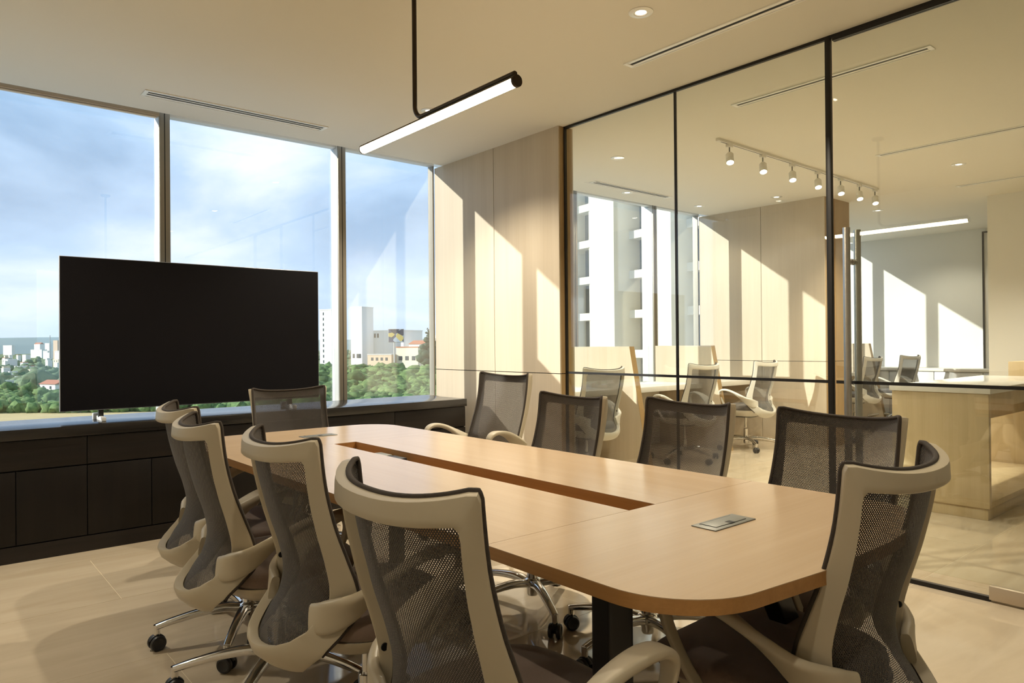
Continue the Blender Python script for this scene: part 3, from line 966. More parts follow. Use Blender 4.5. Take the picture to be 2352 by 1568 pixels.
PROTO = {}
def chair(style, x, y, face, dz, base_rot, label, group):
    """face: direction angle of the sitter's view, degrees from +X"""
    r = build_chair(style, R(base_rot))
    r.location = (x, y, 0); r.rotation_euler = (0, 0, R(face - 90))
    for ch in r.children:
        if ch.get('up'):
            ch.location.z += dz
    for ch in list(r.children):
        for g in ch.children:
            if 'up' in g: del g['up']
        if 'up' in ch: del ch['up']
    tag(r, label, 'chair', group)
    return r
GA, GB = 'office chairs around the conference table', 'office chairs in the rooms beyond the glass'
chair('warm', 0.930, 1.115, -1.6, -0.012, 30, 'beige mesh-back office chair nearest the camera on the left side of the table', GA)
chair('warm', 1.027, 1.907, -2.4, -0.015, 62, 'beige mesh-back office chair third from the window on the left side of the table', GA)
chair('warm', 0.990, 2.486, -6.9, -0.015, 36, 'beige mesh-back office chair second from the window on the left side of the table', GA)
chair('warm', 1.060, 2.985, -5.4, -0.003, 45, 'beige mesh-back office chair on the left side of the table closest to the window', GA)
chair('warm', 1.620, 0.897, 91.9, -0.020, 40, 'beige mesh-back office chair at the near end of the table, right foreground', GA)
chair('warm', 1.690, 3.850, 267.0, -0.020, 70, 'mesh-back office chair at the far head of the table before the television', GA)
chair('warm', 2.588, 3.424, 183.7, 0.045, 30, 'raised mesh-back office chair in sunlight pulled out beside the oak wall', GA)
chair('warm', 2.144, 2.416, 176.7, -0.015, 13, 'mesh-back office chair on the glass side, next after the sunlit raised chair', GA)
chair('warm', 2.202, 1.800, 175.0, -0.015, 21, 'mesh-back office chair on the glass side showing a chair base through its net', GA)
chair('warm', 2.143, 1.156, 173.7, -0.015, 33, 'mesh-back office chair on the glass side nearest the glass door', GA)
chair('pale', 4.58, 4.42, 84, 0.02, 20, 'office chair tinted as brightly lit, behind the glass, beside the oak wall end', GB)
chair('pale', 6.02, 4.42, 88, 0.02, 45, 'office chair tinted as brightly lit, behind the glass between the two desk dividers', GB)
chair('pale', 7.19, 4.44, 92, 0.02, 12, 'office chair tinted as brightly lit, behind the glass with its steel star base in view', GB)
chair('pale', 9.83, 4.40, 88, 0.02, 30, 'office chair tinted as brightly lit, in the third room beside the door handle', GB)
chair('pale', 11.02, 4.36, 80, 0.02, 50, 'office chair tinted as brightly lit, in the third room before the sunlit white wall', GB)

# ------------------------------------------------------------------ work benches beyond the glass
def bench(x0, x1, label, name='work_bench'):
    b = empty(name, ((x0 + x1) / 2, 5.1, 0))
    tag(b, label, 'desk', 'white work benches under the windows')
    for nm, d, m in (('bench_top', (x0, x1, 4.79, 5.455, 0.685, 0.740), 'white_enamel'), ('back_panel', (x0 + 0.01, x1 - 0.01, 5.40, 5.43, 0.0, 0.684), 'white_enamel')):
        o = box_obj(nm, d, m, None, 0.002); o.parent = b
        o.matrix_parent_inverse = Matrix.Translation(-Vector(b.location))
    return b
bench(3.872, 5.474, 'white work bench behind the glass, beside the oak wall end')
bench(5.552, 6.878, 'white work bench between the two oak desk dividers')
bench(6.954, 7.868, 'white work bench between a desk divider and the oak wall of the next room')
bench(8.492, 10.928, 'white work bench in the third room beside the oak wall')
bench(11.006, 11.57, 'short white work bench in the third room before the white wall')
def divider(x0, label):
    y_t, y_b = 4.68, 4.452
    o = obj('desk_divider', MB().poly_x([(y_b, 0.0), (5.485, 0.0), (5.485, 1.17), (y_t, 1.17)], x0, x0 + 0.073), 'wall_veneer')
    # the sloping front edge is banded in darker timber
    e_ = obj('edge_band', MB().poly_x([(y_b - 0.003, 0.0), (y_b, 0.0), (y_t, 1.17), (y_t - 0.003, 1.17)], x0, x0 + 0.073), 'edge_veneer', o)
    tag(o, label, 'divider', 'oak desk dividers')
    return o
divider(5.477, 'oak desk divider with sloping front edge nearest the meeting room')
divider(6.880, 'sloping oak desk divider nearest the oak wall of the next room')
divider(10.93, 'oak desk divider in the third room seen past the door handle')

# low cabinet on the far wall
lc = empty('low_cabinet', (11.8, 4.2, 0))
tag(lc, 'low pale grey cabinet along the far white wall', 'cabinet')
for nm, d, m in (('cabinet_body', (11.62, 12.028, 2.75, 5.30, 0.06, 0.745), 'aluminium_pale'), ('cabinet_top', (11.58, 12.028, 2.72, 5.33, 0.747, 0.79), 'white_enamel'), ('plinth', (11.66, 12.02, 2.8, 5.28, 0, 0.06), 'slot_black')):
    o = box_obj(nm, d, m, None, 0.002); o.parent = lc; o.matrix_parent_inverse = Matrix.Translation(-Vector(lc.location))
for i in range(4):
    y = 2.76 + i * 0.635
    o = box_obj('cabinet_door', (11.605, 11.619, y, y + 0.625, 0.07, 0.74), 'aluminium_pale', None, 0.002); o.parent = lc
    o.matrix_parent_inverse = Matrix.Translation(-Vector(lc.location))

# reception desk
rd = empty('reception_desk', (6.4, 1.86, 0))
tag(rd, 'pale oak reception desk with a white top beyond the glass door', 'desk')
def rp(nm, d, m, bevel=0.002):
    o = box_obj(nm, d, m, None, bevel); o.parent = rd
    o.matrix_parent_inverse = Matrix.Translation(-Vector(rd.location)); return o
rp('plinth', (5.452, 7.42, 1.572, 2.15, 0.0, 0.078), 'desk_veneer')
rp('end_panel', (5.436, 5.478, 1.558, 2.165, 0.080, 0.842), 'desk_veneer')
rp('end_panel', (7.38, 7.42, 1.558, 2.165, 0.080, 0.842), 'desk_veneer')
rp('base_shelf', (5.479, 7.379, 1.562, 2.163, 0.080, 0.118), 'desk_veneer')
rp('apron', (5.479, 7.379, 1.59, 1.612, 0.735, 0.842), 'desk_veneer')
rp('inner_apron', (5.479, 7.379, 1.80, 1.822, 0.60, 0.842), 'desk_veneer')
rp('counter_top', (5.425, 7.44, 1.545, 2.18, 0.844, 0.884), 'white_counter', 0.003)
sb = empty('side_unit', (8.3, 2.0, 0))
tag(sb, 'oak side unit standing behind the reception desk by the cream wall', 'cabinet')
for nm, d in (('side_panel', (8.05, 8.09, 1.5, 2.14, 0.0, 0.995)), ('side_panel', (8.75, 8.79, 1.5, 2.14, 0.0, 0.995)), ('unit_top', (8.091, 8.749, 1.5, 2.14, 0.955, 0.994)), ('unit_shelf', (8.091, 8.749, 1.5, 2.12, 0.48, 0.51)), ('unit_back', (8.091, 8.749, 2.10, 2.14, 0.05, 0.954))):
    o = box_obj(nm, d, 'desk_veneer', None, 0.002); o.parent = sb; o.matrix_parent_inverse = Matrix.Translation(-Vector(sb.location))

# ------------------------------------------------------------------ ceiling fittings
def pend_light(name, x, ya, yb, z, rod_y, r, label, W_):
    root = empty(name, (x, rod_y, HC))
    tag(root, label, 'lamp', 'bar pendant lamps')
    def P(nm, mb, mat, smooth=True, parent=None):
        o = obj(nm, mb, mat, None, smooth); o.parent = parent or root
        o.matrix_parent_inverse = Matrix.Translation(-Vector(root.location)); return o
    P('diffuser_tube', MB().cyl((x, ya + 0.012, z), (x, yb - 0.006, z), r, n=32, cap=True), 'pendant_glow')
    P('end_cap', MB().lathe([(0.0001, 0), (r + 0.002, 0), (r + 0.003, 0.002), (r + 0.003, 0.012), (0.0001, 0.012)], 32, (x, ya, z), 'Y'), 'bronze_metal')
    P('end_ring', MB().lathe([(r - 0.004, 0), (r + 0.002, 0), (r + 0.002, 0.006), (r - 0.004, 0.006)], 32, (x, yb - 0.006, z), 'Y'), 'bronze_metal')
    # the top rail covers the upper back of the tube
    n = 10
    prof = [((r + 0.0025) * math.sin(t), (r + 0.0025) * math.cos(t)) for t in [R(-72 + 144 * i / n) for i in range(n + 1)]]
    prof += [((r + 0.0005) * math.sin(t), (r + 0.0005) * math.cos(t)) for t in [R(72 - 144 * i / n) for i in range(n + 1)]]
    m = MB()
    A = [m.bm.verts.new((x + a, ya, z + b)) for a, b in prof]; B = [m.bm.verts.new((x + a, yb, z + b)) for a, b in prof]
    k = len(prof)
    for i in range(k):
        m.bm.faces.new((A[i], A[(i + 1) % k], B[(i + 1) % k], B[i]))
    m.bm.faces.new(A[::-1]); m.bm.faces.new(B)
    P('top_rail', m, 'bronze_metal')
    zr = z + r + 0.010
    rr = 0.0095
    bend = [(x, rod_y - 0.055 + 0.055 * math.cos(t), zr + 0.055 - 0.055 * math.sin(t)) for t in [math.pi / 2 * i / 8 for i in range(9)]]
    path = [(x, rod_y, HC - 0.004)] + bend + [(x, ya + 0.02, zr)]
    P('suspension_rod', MB().sweep(path, Vector((1, 0, 0)), [2 * rr] * len(path), [2 * rr] * len(path), n=16, power=2), 'bronze_metal')
    P('rod_end', MB().lathe([(0.0001, 0), (rr * 0.7, 0.0), (rr, 0.004), (rr, 0.012), (0.0001, 0.012)], 16, (x, ya + 0.010, zr), 'Y'), 'bronze_metal')
    P('ceiling_rose', MB().lathe([(0.0001, -0.018), (0.040, -0.018), (0.045, -0.014), (0.045, 0.0), (0.0001, 0.0)], 28, (x, rod_y, HC)), 'bronze_metal')
    return root
pend_light('pendant_lamp', 1.57, 1.822, 2.912, 2.098, 2.470, 0.0185, 'glowing bar pendant lamp on a bent dark rod over the conference table', 0)

def spot(parent, loc, energy, size=130, blend=0.6, col=LAMP_WARM, rad=0.035):
    ld = bpy.data.lights.new('lamp_light', 'SPOT')
    ld.energy = energy; ld.color = col; ld.spot_size = R(size); ld.spot_blend = blend; ld.shadow_soft_size = rad
    o = bpy.data.objects.new('lamp_light', ld); C.objects.link(o)
    o.location = loc; o.parent = parent
    return o

dl_ring = MB().lathe([(0.0265, -0.001), (0.030, -0.0045), (0.034, -0.003), (0.037, -0.0065), (0.056, -0.006), (0.061, -0.003), (0.061, 0.0), (0.0265, 0.0)], 40).mesh('trim_ring', True, 50)
dl_ring.materials.append(MATS['ring_metal'])
dl_disc = MB().lathe([(0.0001, -0.0016), (0.0262, -0.0016), (0.0262, -0.0002), (0.0001, -0.0002)], 32).mesh('lamp_face', True, 50)
dl_disc.materials.append(MATS['lamp_glow'])
def downlight(x, y, label, energy):
    r = empty('recessed_downlight', (x, y, HC))
    tag(r, label, 'lamp', 'recessed ceiling downlights')
    link('trim_ring', dl_ring, None, r); link('lamp_face', dl_disc, None, r)
    spot(r, (0, 0, -0.012), energy)
    return r
D = DOWNLIGHT_W
downlight(2.77, 2.27, 'round recessed downlight in the ceiling above the table, left of the air slot', D * 1.15)
downlight(2.77, 4.17, 'round recessed downlight half hidden behind the bar pendant', D * 0.85)
downlight(2.77, 0.35, 'unseen fill downlight added in the ceiling to the right of the camera', D * 0.25)  # unseen lamp added as fill for the near end of the room
downlight(0.30, 0.30, 'unseen fill downlight added in the ceiling above the camera', D * 0.34)  # unseen lamp added to fill the chair backs
downlight(-0.15, 4.30, 'unseen fill downlight added in the ceiling by the left wall', D * 0.6)  # unseen lamp added as fill on the left side
for x, y, l, k in ((4.77, 4.19, 'recessed downlight beyond the glass, nearest the oak wall end', .8), (5.95, 5.09, 'recessed downlight beyond the glass, just under the short air slot', .3), (7.23, 5.06, 'recessed downlight beyond the glass above the window end of the oak wall', .12),
                (7.48, 4.20, 'recessed downlight beyond the glass above the middle of the oak wall', .02), (7.47, 2.36, 'recessed downlight beyond the glass right of the track lamps', 1.2), (9.28, 3.84, 'recessed downlight in the third room nearest the oak wall end', .5), (11.1, 3.85, 'recessed downlight in the third room above the far white wall', .25)):
    downlight(x, y, l, D * k)

def slot_vent(x0, x1, y0, y1, along, slots, label):
    cxv, cyv = (x0 + x1) / 2, (y0 + y1) / 2
    r = empty('linear_air_vent', (cxv, cyv, HC))
    tag(r, label, 'vent', 'linear slot air vents')
    L = (x1 - x0) if along == 'X' else (y1 - y0)
    Wd = (y1 - y0) if along == 'X' else (x1 - x0)
    def bx(nm, a0, a1, b0, b1, z0, z1, m):
        d = (a0, a1, b0, b1, z0, z1) if along == 'X' else (b0, b1, a0, a1, z0, z1)
        return box_obj(nm, d, m, r, 0.001 if nm != 'slot' else 0)
    e_ = 0.022
    ns = slots
    sw = 0.024
    gap = Wd / (ns + 1)
    bx('slot', -L / 2 + e_, L / 2 - e_, -Wd / 2 + 0.01, Wd / 2 - 0.01, -0.001, 0.0, 'slot_black')
    edges = [-Wd / 2]
    for i in range(ns):
        c_ = -Wd / 2 + gap * (i + 1)
        edges += [c_ - sw / 2, c_ + sw / 2]
    edges.append(Wd / 2)
    for i in range(0, len(edges), 2):
        bx('blade', -L / 2, L / 2, edges[i], edges[i + 1], -0.0035, 0.0, 'vent_white')
    bx('end_plate', -L / 2 - 0.003, -L / 2 + e_, -Wd / 2, Wd / 2, -0.0055, 0.0, 'vent_white')
    bx('end_plate', L / 2 - e_, L / 2 + 0.003, -Wd / 2, Wd / 2, -0.0055, 0.0, 'vent_white')
    for b0, b1 in ((-Wd / 2 - 0.006, -Wd / 2), (Wd / 2, Wd / 2 + 0.006)):
        bx('rim', -L / 2 - 0.003, L / 2 + 0.003, b0, b1, -0.007, 0.0, 'vent_white')
    return r
slot_vent(1.13, 2.38, 4.955, 5.070, 'X', 2, 'white slot air vent in the ceiling near the window, above the television')
slot_vent(3.205, 3.275, 1.50, 2.755, 'Y', 1, 'white slot air vent in the ceiling just inside the glass partition')
slot_vent(4.335, 4.405, 1.505, 2.76, 'Y', 1, 'white slot air vent seen through the glass, behind the black post')
slot_vent(6.51, 6.58, 1.45, 2.705, 'Y', 1, 'white slot air vent further beyond the glass, right of the track lamps')
slot_vent(8.49, 8.56, 1.45, 2.71, 'Y', 1, 'white slot air vent furthest back, above the cream wall')
slot_vent(5.275, 6.52, 4.925, 5.015, 'X', 2, 'white slot air vent beyond the glass near the window of the next room')

# track with seven spot heads
TY = 3.285
tk = box_obj('lighting_track', (4.95, 7.93, TY - 0.017, TY + 0.017, HC - 0.022, HC), 'white_enamel', None, 0.002)
tag(tk, 'white lighting track on the ceiling beyond the glass', 'track')
box_obj('track_slot', (5.0, 7.9, TY - 0.004, TY + 0.004, HC - 0.0225, HC - 0.02), 'slot_black', tk)
hm = MB().lathe([(0.0001, 0.0), (0.014, 0.0), (0.030, -0.014), (0.032, -0.018), (0.032, -0.046), (0.0305, -0.047), (0.0305, -0.049), (0.032, -0.050), (0.032, -0.088), (0.029, -0.088), (0.0285, -0.070), (0.0001, -0.070)], 26)
# slanted mouth
def slant(m, zlim):
    for v in m.bm.verts:
        if v.co.z < zlim:
            v.co.z -= (v.co.x * 0.84 + v.co.y * 0.54) * 0.42
    return m
slant(hm, -0.066)
head_me = hm.mesh('lamp_head', True, 40); head_me.materials.append(MATS['white_enamel'])
face_me = slant(MB().lathe([(0.0001, -0.086), (0.0285, -0.086), (0.0285, -0.083), (0.0001, -0.083)], 24), 0.0).mesh('lamp_face', True, 40); face_me.materials.append(MATS['lamp_glow_cool'])
adap_me = MB().box(-0.030, 0.030, -0.016, 0.016, -0.024, 0.0, bevel=0.002).mesh('track_adapter', True); adap_me.materials.append(MATS['white_enamel'])
stem_me = MB().cyl((0, 0, -0.066), (0, 0, -0.022), 0.006, n=12).mesh('stem', True); stem_me.materials.append(MATS['grey_metal_plate'])
order = ['first', 'second', 'third', 'fourth', 'fifth', 'sixth', 'seventh']
for i, x in enumerate((5.12, 5.63, 6.13, 6.61, 7.08, 7.50, 7.87)):
    r = empty('track_spotlight', (x, TY, HC - 0.022))
    tag(r, 'white track spotlight, %s from the left%s' % (order[i], {3: ', just left of the black post', 4: ', just right of the black post'}.get(i, ' on the lighting track')), 'lamp', 'track spotlights')
    link('track_adapter', adap_me, None, r); link('stem', stem_me, None, r)
    h = link('lamp_head', head_me, None, r); h.location = (0, 0, -0.064); h.rotation_euler = (R(-4), 0, 0)
    link('lamp_face', face_me, None, h)
    spot(r, (0, 0, -0.165), D * 0.22, 110, 0.5, (1.0, 0.86, 0.64), 0.028)

# ------------------------------------------------------------------ outdoors
def at(px, py, depth):
    """a point at a given depth along a sight line; used once to set out the district seen from the window"""
    d = _f + _r2 * ((px - 1176) / 1626.0) - _u2 * ((py - 784) / 1626.0)
    return Vector((0, 0, CAM_H)) + d * depth
GZ = -30.0
def gdepth(py):
    return 1626.0 * (CAM_H - GZ) / max(py - 797.0, 4.0)

g_ = MB()
g_.box(-5000, 9000, 60, 9000, GZ - 2, GZ)
go = obj('ground', g_, 'ground_green'); tag(go, 'green and brown land of the valley below the windows', 'ground', kind='structure')
# hill ridge
hb = bmesh.new()
nx, ny = 80, 10
gv = []
for j in range(ny + 1):
    rowv_ = []
    for i in range(nx + 1):
        a = R(-20 + 90 * i / nx)
        d = 5200 + 1500 * j / ny
        px_ = d * math.sin(a); py_ = d * math.cos(a)
        hgt = (math.sin(math.pi * min(j / ny * 1.2, 1)) ** 1.2) * 0.72 * (95 + 75 * noise.noise(Vector((a * 3.0, 3.1, 0))) + 25 * noise.noise(Vector((a * 14.0, j * 0.4, 1))))
        rowv_.append(hb.verts.new((px_, py_, GZ - 1 + max(hgt, 0) + 30 * (j > 0))))
    gv.append(rowv_)
for j in range(ny):
    for i in range(nx):
        hb.faces.new((gv[j][i], gv[j][i + 1], gv[j + 1][i + 1], gv[j + 1][i]))
hme = bpy.data.meshes.new('hill'); hb.to_mesh(hme); hb.free(); shade(hme, 80)
ho = link('hill', hme, 'hill_hazy_green'); tag(ho, 'long low hill on the horizon beyond the town', 'hill', kind='structure')

# dry field in the near left
fp = [at(-300, 985, gdepth(985)), at(420, 985, gdepth(985)), at(700, 958, gdepth(958)), at(420, 938, gdepth(938)), at(-300, 946, gdepth(946))]
fo = obj('field', MB().prism([(p.x, p.y) for p in fp], GZ, GZ + 0.4), 'dry_field'); tag(fo, 'strip of dry yellow field below the left window', 'field', kind='structure')

# woods: countless crowns, one object
ico = bmesh.new(); bmesh.ops.create_icosphere(ico, subdivisions=2, radius=1.0)
iv = np.array([v.co[:] for v in ico.verts]); ifc = np.array([[v.index for v in f.verts] for f in ico.faces]); ico.free()
rng = np.random.default_rng(5)
def crown(cent, r, zs=0.8, seed=0):
    v = iv * (1 + 0.22 * np.sin(iv[:, :1] * 5 + seed) * np.cos(iv[:, 1:2] * 4 + seed * 1.7) + 0.12 * rng.standard_normal((len(iv), 1)))
    return v * np.array([r, r, r * zs]) + np.array(cent)
def forest(name, spots, mat, label):
    V, F, n = [], [], 0
    for i, (c, r) in enumerate(spots):
        V.append(crown(c, r, 0.85, i)); F.append(ifc + n); n += len(iv)
    me = bpy.data.meshes.new(name)
    V = np.concatenate(V); F = np.concatenate(F)
    me.from_pydata(V.tolist(), [], F.tolist()); shade(me, 80)
    o = link(name, me, mat); tag(o, label, 'trees', kind='stuff')
    return o
def skip(px): return 150 < px < 560
sp_near, sp_far = [], []
for _ in range(2200):
    px = rng.uniform(-120, 1120)
    r = rng.uniform(2.2, 4.4)
    if px > 690:      # wooded bank rising below the right-hand panes
        py = rng.uniform(846, 935); dpt = 300 + (935 - py) / 89 * 115 + rng.uniform(-6, 6); p = at(px, py, dpt)
        sp_near.append(((p.x, p.y, p.z), r))
    else:
        py = rng.uniform(905, 946); dpt = gdepth(py); p = at(px, py, dpt)
        sp_near.append(((p.x, p.y, GZ + r * 0.7), r))
for _ in range(900):
    px = rng.uniform(-120, 1120); py = rng.uniform(806, 900) if px < 400 else rng.uniform(800, 830)
    dpt = gdepth(py); p = at(px, py, dpt); r = rng.uniform(4.5, 8.5)
    sp_far.append(((p.x, p.y, GZ + r * 0.5), r))
bm_ = bmesh.new()
bk = [[at(px, py, 300 + (935 - py) / 89 * 115) - Vector((0, 0, 2.5)) for px in (690, 860, 1030, 1130)] for py in (975, 935, 890, 846)]
bk.append([p + _f * 60 - Vector((0, 0, 14)) for p in bk[-1]])
bv = [[bm_.verts.new(p) for p in r_] for r_ in bk]
for a_, b_ in zip(bv, bv[1:]):
    for i in range(3):
        bm_.faces.new((a_[i], a_[i + 1], b_[i + 1], b_[i]))
bme = bpy.data.meshes.new('bank'); bm_.to_mesh(bme); bm_.free(); shade(bme, 80)
tag(link('bank', bme, 'ground_green'), 'wooded bank rising below the right-hand window panes', 'ground', kind='structure')
forest('woodland', sp_near, 'leaf_green', 'dense green woodland of countless crowns below the windows')
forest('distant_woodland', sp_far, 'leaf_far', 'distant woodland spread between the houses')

def crown_mesh(r, zs, seed, k=3):
    b = bmesh.new(); bmesh.ops.create_icosphere(b, subdivisions=k, radius=1.0)
    for v in b.verts:
        n = v.co.normalized()
        d = 1 + 0.30 * noise.noise(n * 2.6 + Vector((seed, 0, 0))) + 0.16 * noise.noise(n * 7.0 + Vector((0, seed, 0)))
        v.co = Vector((n.x * r, n.y * r, n.z * r * zs)) * d
    me = bpy.data.meshes.new('crown'); b.to_mesh(me); b.free(); shade(me, 80)
    return me
def tree(name, base, r, zs, mat, label, group, seed, h):
    t = empty(name, base); tag(t, label, 'tree', group)
    c_ = link('crown', crown_mesh(r, zs, seed), mat, t); c_.location = (0, 0, h)
    obj('trunk', MB().cyl((0, 0, 0), (0, 0, h), r * 0.10, r * 0.06, n=10), 'bark', t, True)
    return t
def pine(name, base, h, mat, label, group, seed):
    t = empty(name, base); tag(t, label, 'tree', group)
    m = MB(); rs = random.Random(seed)
    b = m.bm
    for i in range(46):
        zz = h * (0.16 + 0.84 * i / 46); rr = h * 0.30 * (1.02 - i / 50) * rs.uniform(0.6, 1.15)
        a = rs.uniform(0, 6.28)
        r_ = bmesh.ops.create_icosphere(b, subdivisions=1, radius=1.0)
        for v in r_['verts']:
            v.co = Vector((v.co.x * rr * 0.55 + math.cos(a) * rr * 0.5, v.co.y * rr * 0.55 + math.sin(a) * rr * 0.5, v.co.z * rr * 0.42 + zz)) * 1.0
    obj('crown', m, mat, t, True, 80)
    obj('trunk', MB().cyl((0, 0, 0), (0, 0, h * 0.5), h * 0.02, h * 0.012, n=8), 'bark', t, True)
    return t
for i, (px, top, dpt) in enumerate(((983, 752, 330), (1006, 762, 325), (1000, 790, 318), (988, 800, 312))):
    dpt = 432 + 9 * i
    b = at(px, 846, dpt); tz = at(px, top, dpt).z
    pine('dark_conifer', (b.x, b.y, b.z), tz - b.z, 'leaf_dark', ['tallest dark conifer at the right of the narrow window pane', 'dark conifer right behind the tallest one, against the oak wall', 'dark bushy conifer at the foot of the group beside the oak wall', 'lower dark conifer left of the group beside the oak wall'][i], 'dark conifers beyond the narrow pane', i + 3)
TREES = [(20, 912, 'at the left picture edge'), (52, 930, 'below the nearest white house'), (96, 925, 'just left of the television corner'), (118, 938, 'hard against the television corner'), (70, 915, 'in front of the small cream house'),
         (742, 880, 'beside the strip of tower left of the mullion'), (815, 872, 'left of the billboard post'), (850, 890, 'lower left of the billboard'), (935, 868, 'right of the billboard post'), (975, 862, 'under the dark conifers'), (1000, 885, 'in the lower right corner of the narrow pane'), (890, 905, 'at the foot of the narrow pane')]
for i, (px, py, lab) in enumerate(TREES):
    r = rng.uniform(4.2, 5.4)
    if px > 690:
        dp = 292 + (935 - py) / 89 * 115; p = at(px, py, dp); zb = p.z - r * 1.2
    else:
        dp = gdepth(py); p = at(px, py, dp); zb = GZ
    tree('leafy_tree', (p.x, p.y, zb), r, 0.85, 'leaf_green', 'leafy green tree ' + lab, 'leafy trees below the windows', i * 1.3, r * 1.15)
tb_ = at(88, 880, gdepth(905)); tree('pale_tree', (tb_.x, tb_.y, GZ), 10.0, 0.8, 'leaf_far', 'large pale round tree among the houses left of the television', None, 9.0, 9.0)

def house(name, px0, px1, py_top, py_bot, depth, dth, mat, label, cat='house', group='town houses beyond the windows', roof=None, windows=None, pitched=False):
    """a building whose front spans two sight lines at one depth, standing on the ground"""
    a, b = at(px0, py_bot, depth), at(px1, py_bot, depth)
    w = (Vector((b.x, b.y)) - Vector((a.x, a.y))).length
    ztop = at((px0 + px1) / 2, py_top, depth).z
    mid = (a + b) / 2
    o = empty(name, (mid.x, mid.y, GZ)); tag(o, label, cat, group)
    o.rotation_euler = (0, 0, -YAW - 0.45)
    H = ztop - GZ
    obj('walls', MB().box(-w / 2, w / 2, 0, dth, 0, H), mat, o)
    if pitched:
        obj('roof', MB().poly_x([(-0.6, 0), (dth + 0.6, 0), (dth / 2, w * 0.16)], -w / 2 - 0.6, w / 2 + 0.6), roof or 'roof_red', o, loc=(0, 0, H))
    else:
        obj('roof', MB().box(-w / 2 - 0.25, w / 2 + 0.25, -0.25, dth + 0.25, 0, 0.7), roof or mat, o, loc=(0, 0, H))
    if windows:
        cols, zlist, ww_, hh = windows
        me = MB().box(-ww_ / 2, ww_ / 2, -0.12, 0.1, 0, hh).mesh('window'); me.materials.append(MATS['dark_window'])
        for cxn in cols:
            for z_ in zlist:
                wo = link('window', me, None, o); wo.location = (w * cxn, 0, H - z_)
    return o
D1 = 560.0
house('white_tower', 731, 766, 712, 842, D1, 16, 'render_white', 'tall white tower with a strip of small windows, right of the television', 'building', None, None, ([-0.18], [4 + 4.2 * k for k in range(10)], 1.0, 2.2))
house('white_tower', 803, 835, 706, 826, D1 * 0.95, 14, 'render_white', 'plain white tower left in the narrow window pane', 'building', None, None, ([-0.25, 0.1, 0.3], [38.0], 2.0, 3.2))
house('podium_building', 733, 765, 838, 868, D1 * 0.93, 12, 'roof_grey', 'grey low podium at the foot of the tower beside the television', 'building', None)
wb_ = house('white_block', 848, 934, 760, 806, 540, 26, 'render_white', 'big white block building behind the billboard', 'building', None, None, ([-0.42, -0.32], [5.0], 1.6, 3.2))
house('low_shop', 905, 965, 798, 830, 500, 14, 'render_cream', 'low shop with a red stripe under the billboard', 'building', None, 'roof_red', ([-0.3, 0.0, 0.3], [9.0], 3.0, 3.0))
house('white_house', 935, 990, 790, 816, 520, 14, 'render_white', 'white house with red tiled roof right of the billboard', 'house', 'town houses beyond the windows', 'roof_red', ([-0.2, 0.15], [5.0], 2.0, 2.0), True)
house('market_hall', 838, 905, 815, 838, 505, 10, 'brick_orange', 'orange brick market buildings at the foot of the white block', 'building', None, 'roof_grey', ([-0.3, -0.1, 0.1, 0.3], [4.0], 2.0, 2.2))
house('garden_wall_house', 966, 1012, 820, 838, 470, 8, 'render_white', 'long low white building before the dark conifers', 'building', None, 'roof_grey', ([-0.3, 0.0, 0.25], [3.5], 2.2, 2.2))
house('white_house', 978, 1020, 771, 790, 620, 14, 'render_white', 'white house on the slope behind the conifers', 'house', 'town houses beyond the windows', None, ([-0.2, 0.2], [4.0], 2.2, 2.2))
rh = [(80, 138, 882, 905, 'white house with a chimney just left of the television, nearest of the town'), (38, 54, 893, 906, 'small cream house left of the nearest white house'), (58, 84, 854, 860, 'white flat roofed shed below the pale tree'), (20, 44, 866, 874, 'grey roofed shed left of the pale tree'), (0, 22, 826, 838, 'white house at the left picture edge'),
      (62, 104, 803, 812, 'row of white houses in the middle of the town left of the television'), (48, 62, 815, 824, 'small white house below the row in the town'), (118, 138, 826, 836, 'cream house beside the television edge'), (74, 96, 790, 797, 'long white house high in the town'), (100, 116, 788, 796, 'white cube house high in the town'),
      (0, 34, 793, 800, 'long pale warehouse on the horizon at the left edge'), (96, 112, 806, 815, 'white house right of the row in the town'), (122, 140, 806, 818, 'pale house by the television edge below the red block'), (30, 44, 842, 852, 'tiny white house among the trees')]
for i, (a, b, t_, bt, lab) in enumerate(rh):
    dpt = min(gdepth(bt + 6), 2000 + 160 * i)
    house('white_house', a, b, t_, bt, dpt, 10 + 4 * (i % 3), 'render_cream' if 'cream' in lab else 'render_white', lab, 'house', 'town houses beyond the windows', 'roof_red' if i in (0, 1) else None, ([-0.25, 0.2], [3.0], 1.8, 1.8) if b - a > 14 else None, i in (0, 1, 8))
house('red_block', 119, 135, 782, 798, 1900, 30, 'brick_orange', 'reddish block on the horizon left of the television', 'building', None)
# scattered tiny houses of the far town
rs_ = random.Random(11)
for k in range(26):
    px = rs_.uniform(-10, 136); py = rs_.uniform(800, 880)
    dp = gdepth(py + 6) * 0.9
    w_ = rs_.uniform(5, 11)
    house('town_house', px, px + w_, py - rs_.uniform(3, 5), py, dp, 7, 'render_white' if k % 4 else 'render_cream', 'tiny pale house scattered among the trees of the far town', 'house', 'tiny houses of the far town', 'roof_red' if k % 5 == 0 else None)
# mast
b = at(115, 800, 1800)
mast = obj('radio_mast', MB().cyl((0, 0, 0), (0, 0, at(115, 770, 1800).z - GZ), 1.6, 0.8, n=8), 'roof_grey'); mast.location = (b.x, b.y, GZ)
tag(mast, 'thin radio mast on the horizon left of the television', 'mast')
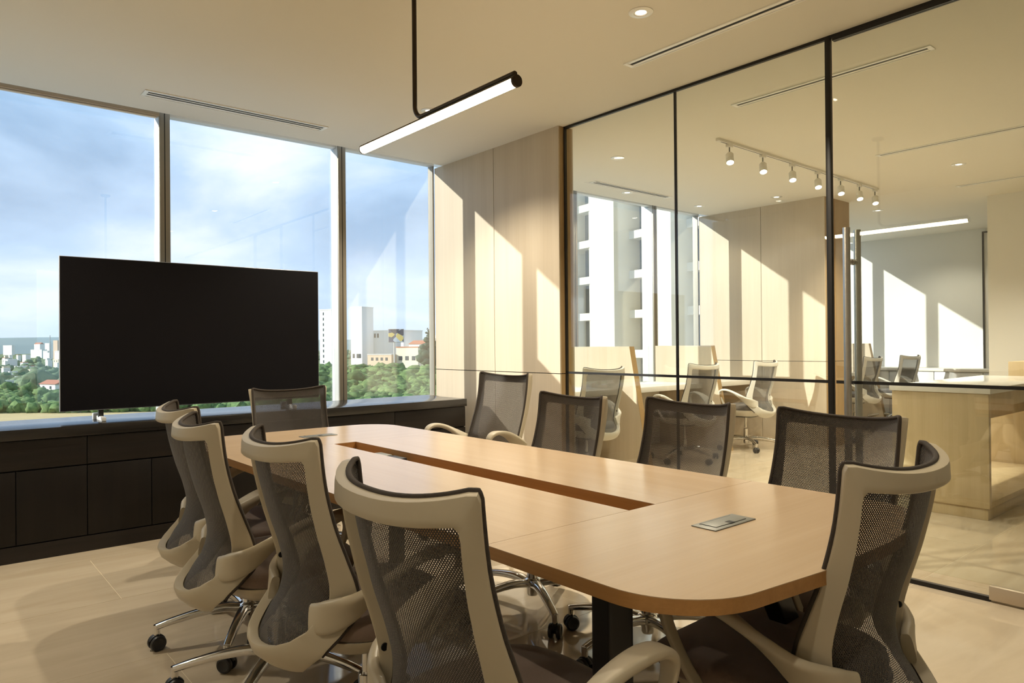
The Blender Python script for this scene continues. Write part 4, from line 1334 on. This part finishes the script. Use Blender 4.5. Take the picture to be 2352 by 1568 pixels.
# billboard
bb = at(910, 830, 470)
bo = empty('billboard', (bb.x, bb.y, GZ)); tag(bo, 'square advertising billboard on a tall single post', 'billboard'); bo.rotation_euler = (0, 0, -YAW)
zt, zb_ = at(910, 755, 470).z - GZ, at(910, 786, 470).z - GZ
wv = 36 / 1626 * 470
obj('board', MB().box(-wv / 2, wv / 2, 0.0, 0.9, zb_, zt, bevel=0.2), 'roof_grey', bo)
obj('printed_face', MB().box(-wv / 2 + 0.25, wv / 2 - 0.25, -0.12, 0.0, zb_ + 0.25, zt - 0.25), 'billboard_print', bo)
obj('post', MB().cyl((-1.2, 0.5, 0), (-1.2, 0.5, zb_), 0.55, n=12), 'roof_grey', bo, True)

# office tower next door, seen through the window of the next room
fd = Vector((math.sin(R(8.7)), math.cos(R(8.7)), 0))       # along its facade
fnrm = Vector((-fd.y, fd.x, 0))                            # facing the sun side
p_mid = Vector((48.7, 41.0, 0))
tw = empty('office_tower', (p_mid.x, p_mid.y, GZ))
tag(tw, 'stone clad office tower with floor bands and tall piers seen through the next room', 'building')
tw.rotation_euler = (0, 0, math.atan2(fd.y, fd.x))
# local x along facade, local +y towards us
Lh0, Lh1, H = -26.0, 24.0, 100.0
obj('core', MB().box(Lh0, Lh1, -18, -1.0, 0, H), 'tower_glazing', tw)
z = 30.0 + 1.2 + 1626 * 0
fl0 = -GZ
lv = 0
zz = fl0 - 24.5 + 0.3
band_me = None
bands = []
while zz < H - 4:
    bands.append(zz); zz += 3.5
sl_me = MB().box(Lh0, Lh1, -1.2, 0.25, -0.35, 0.35).mesh('floor_band'); sl_me.materials.append(MATS['tower_stone'])
for b_ in bands:
    o = link('floor_band', sl_me, None, tw); o.location = (0, 0, b_)
pier_me = MB().box(-1.7, 1.7, -1.2, 2.0, 0, H).mesh('pier'); pier_me.materials.append(MATS['tower_stone'])
for x in (-22.5, -14.2, -5.0, 2.0, 10.0, 18.0):
    o = link('pier', pier_me, None, tw); o.location = (x, 0, 0)
thin_me = MB().box(-0.3, 0.3, -1.1, 0.1, 0, H).mesh('window_post'); thin_me.materials.append(MATS['tower_stone'])
for x in (-18.4, -9.6, -1.5, 6.0, 14.0):
    o = link('window_post', thin_me, None, tw); o.location = (x, 0, 0)
